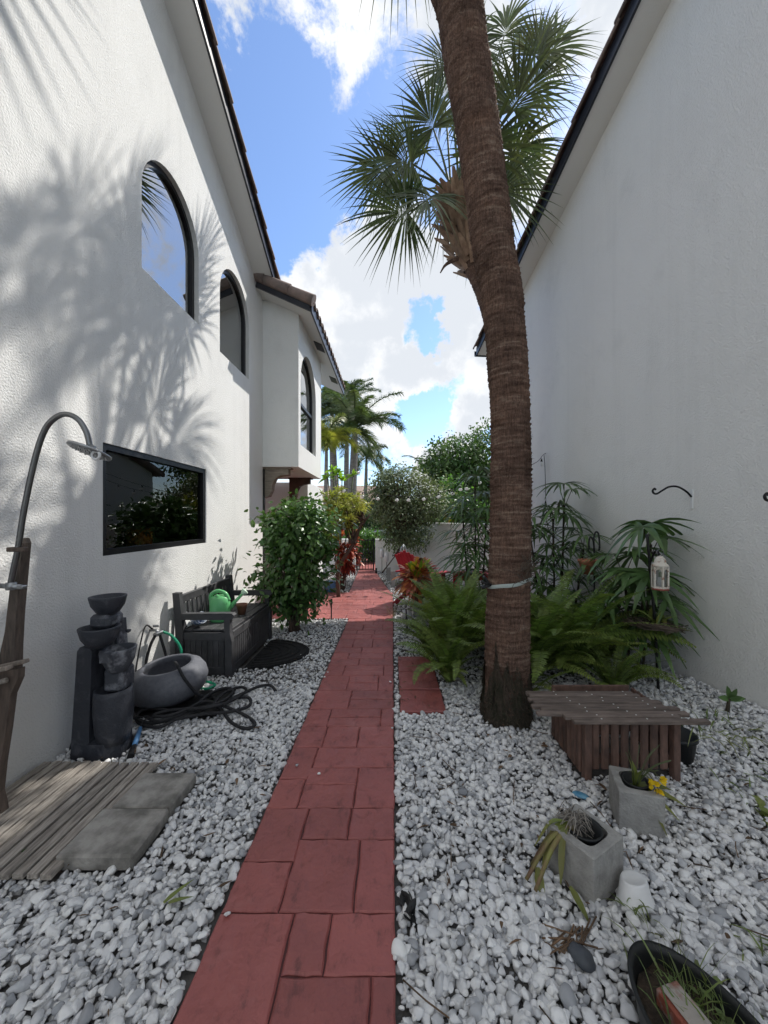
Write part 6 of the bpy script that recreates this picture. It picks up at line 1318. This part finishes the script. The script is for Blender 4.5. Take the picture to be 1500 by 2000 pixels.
# car
M['car'] = pm('silver_blue_car_paint', (.42, .46, .52), None, rough=.22, metal=.5, coat=.6); M['carglass'] = pm('car_glass', (.02, .03, .045), None, rough=.05, spec=.8); M['tyre'] = pm('tyre', (.02, .02, .02), None, rough=.8)
cxr, cyr, cz = -.55, 16.2, -.45; t = thing('parked_car', (cxr, cyr, cz), 'silver-blue parked car on the street beyond the gate', 'car')
prof = [(-2.1, .35), (-2.12, .65), (-1.95, .82), (-1.1, .95), (-.45, 1.36), (.25, 1.45), (1.0, 1.38), (1.75, 1.0), (2.1, .95), (2.15, .5), (2.1, .3), (-2.0, .28)]
def carx(u, v, q): s_ = 1 - .16 * max(0, (v - .95) / .5); return (cxr + u, cyr + q * s_, cz + v)
mb = MB(); mb.prism(prof, carx, -.88, .88); mb.build('body', 'car', t)
gl = MB()
for pr in ([(-.98, .98), (-.42, 1.31), (.25, 1.39), (.25, .98)], [(.31, .98), (.31, 1.39), (.95, 1.32), (1.55, 1.0)]): gl.prism(pr, lambda u, v, q: carx(u, v, q), -.885, -.87)
gl.build('side_window', 'carglass', t)
gl = MB(); gl.add([carx(-1.09, .975, -.72), carx(-1.09, .975, .72), carx(-.47, 1.365, .68), carx(-.47, 1.365, -.68)], [(0, 1, 2, 3)]); gl.V = [v + np.array((-.01, 0, .012)) for v in gl.V]; gl.build('windscreen', 'carglass', t)
for u in (-1.3, 1.35):
    for q in (-.82, .82): w_ = MB(); w_.tube([(cxr + u, cyr + q - .1, cz + .32), (cxr + u, cyr + q + .1, cz + .32)], .32, 20); wo = w_.build('wheel', 'tyre', t); w_ = MB(); w_.tube([(cxr + u, cyr + q - .105, cz + .32), (cxr + u, cyr + q + .105, cz + .32)], .2, 16); w_.build('rim', 'steel_grey', wo)
w_ = MB(); w_.box((cxr - 2.1, cyr - .6, cz + .68), (.06, .32, .12), bev=.02); w_.build('headlight', 'clearglass', t)
# houses across the street
M['far_roof'] = pm('peach_tile_roof', (.36, .26, .21), (.28, .20, .17), 2, .85, (9, .6, .05), stretch=(6, 1, 1)); M['far_wall'] = pm('far_house_wall', (.50, .49, .47), (.45, .44, .42), 1, .9)
def far_house(x0, x1, y, hw, hr, lb_):
    t = thing('street_house', ((x0 + x1) / 2, y, -.45), lb_, 'house', 'houses across the street'); mb = MB(); mb.box(((x0 + x1) / 2, y + 4, hw / 2 - .45), (x1 - x0, 8, hw)); mb.build('wall', 'far_wall', t)
    mb = MB(); e = .5; V = [(x0 - e, y - e, hw - .45), (x1 + e, y - e, hw - .45), (x1 + e, y + 8 + e, hw - .45), (x0 - e, y + 8 + e, hw - .45), (x0 + 2.5, y + 4, hr - .45), (x1 - 2.5, y + 4, hr - .45)]; V += [(x, y_, z - .15) for x, y_, z in V[:4]]
    mb.add(V, [(0, 1, 5, 4), (2, 3, 4, 5), (1, 2, 5), (3, 0, 4), (6, 7, 1, 0), (7, 8, 2, 1), (8, 9, 3, 2), (9, 6, 0, 3), (9, 8, 7, 6)]); mb.build('roof', 'far_roof', t)
    for f in (.2, .55, .8): w_ = MB(); x = x0 + (x1 - x0) * f; w_.box((x, y - .01, 1.0), (1.3, .06, 1.1)); w = w_.build('window', 'carglass', t)
far_house(-8.5, 1.2, 27, 2.9, 4.6, 'pale single-storey house with peach tile roof across the street'); far_house(4.5, 15, 30, 2.9, 4.6, 'second tile-roofed house across the street behind the round tree')

# --- dead leaves and twigs strewn over the stones
M['litter'] = pm('dry_leaf_litter', (.16, .10, .06), (.09, .06, .04), 9, .9, island=.4)
mb = MB(); n = 430; x = np.where(rng.random(n) < .3, rng.uniform(-1.9, -.66, n), rng.uniform(.05, 2.3, n)); y = rng.uniform(.9, 4.6, n); ok = np.abs(x) < 1.1 * y
x, y = x[ok], y[ok]; n = len(x); mb.blades(np.stack([x, y, np.full(n, .045) + mound(x, y)], -1), unit(rvec(n) * (1, 1, .15)), unit(rvec(n) * .5 + UPZ), rng.uniform(.015, .06, n), rng.uniform(.003, .018, n), prof=(.3, 1, .8, .1), droop=rng.uniform(-.2, .2, n), fold=.3)
for k in range(26): p = np.array((random.uniform(.1, 1.6), random.uniform(1.0, 3.4), .042)); a = random.uniform(0, 3.14); l = random.uniform(.03, .09); d = np.array((math.cos(a) * l, math.sin(a) * l, .004)); mb.tube([p - d, p + rng.normal(0, .006, 3), p + d], .0022, 5)
for k in range(22): p = np.array(gp(1120 + random.gauss(0, 28), 1838 + random.gauss(0, 12), .04)); a = random.gauss(.3, .5); l = random.uniform(.02, .05); d = np.array((math.cos(a) * l, math.sin(a) * l, .006)); mb.tube([p - d, p, p + d], .003, 5)
stuff(mb.build('leaf_litter', 'litter'))
mb = MB(); n = 14; p0 = np.array(gp(802, 1775, .04)); mb.blades(p0 + rng.normal(0, .012, (n, 3)) * (1, 1, .3), unit(rvec(n) * (1, 1, .4)), rvec(n), .045, .028, prof=(.4, 1, .8, .2), fold=.3); tag(mb.build('black_leaf', 'rubber', loc=tuple(p0)), 'crumpled black dead leaf on the gravel touching the right edge of the path', 'leaf')
gravel()
for o in bpy.data.objects:
    if '_o' in o: del o['_o']
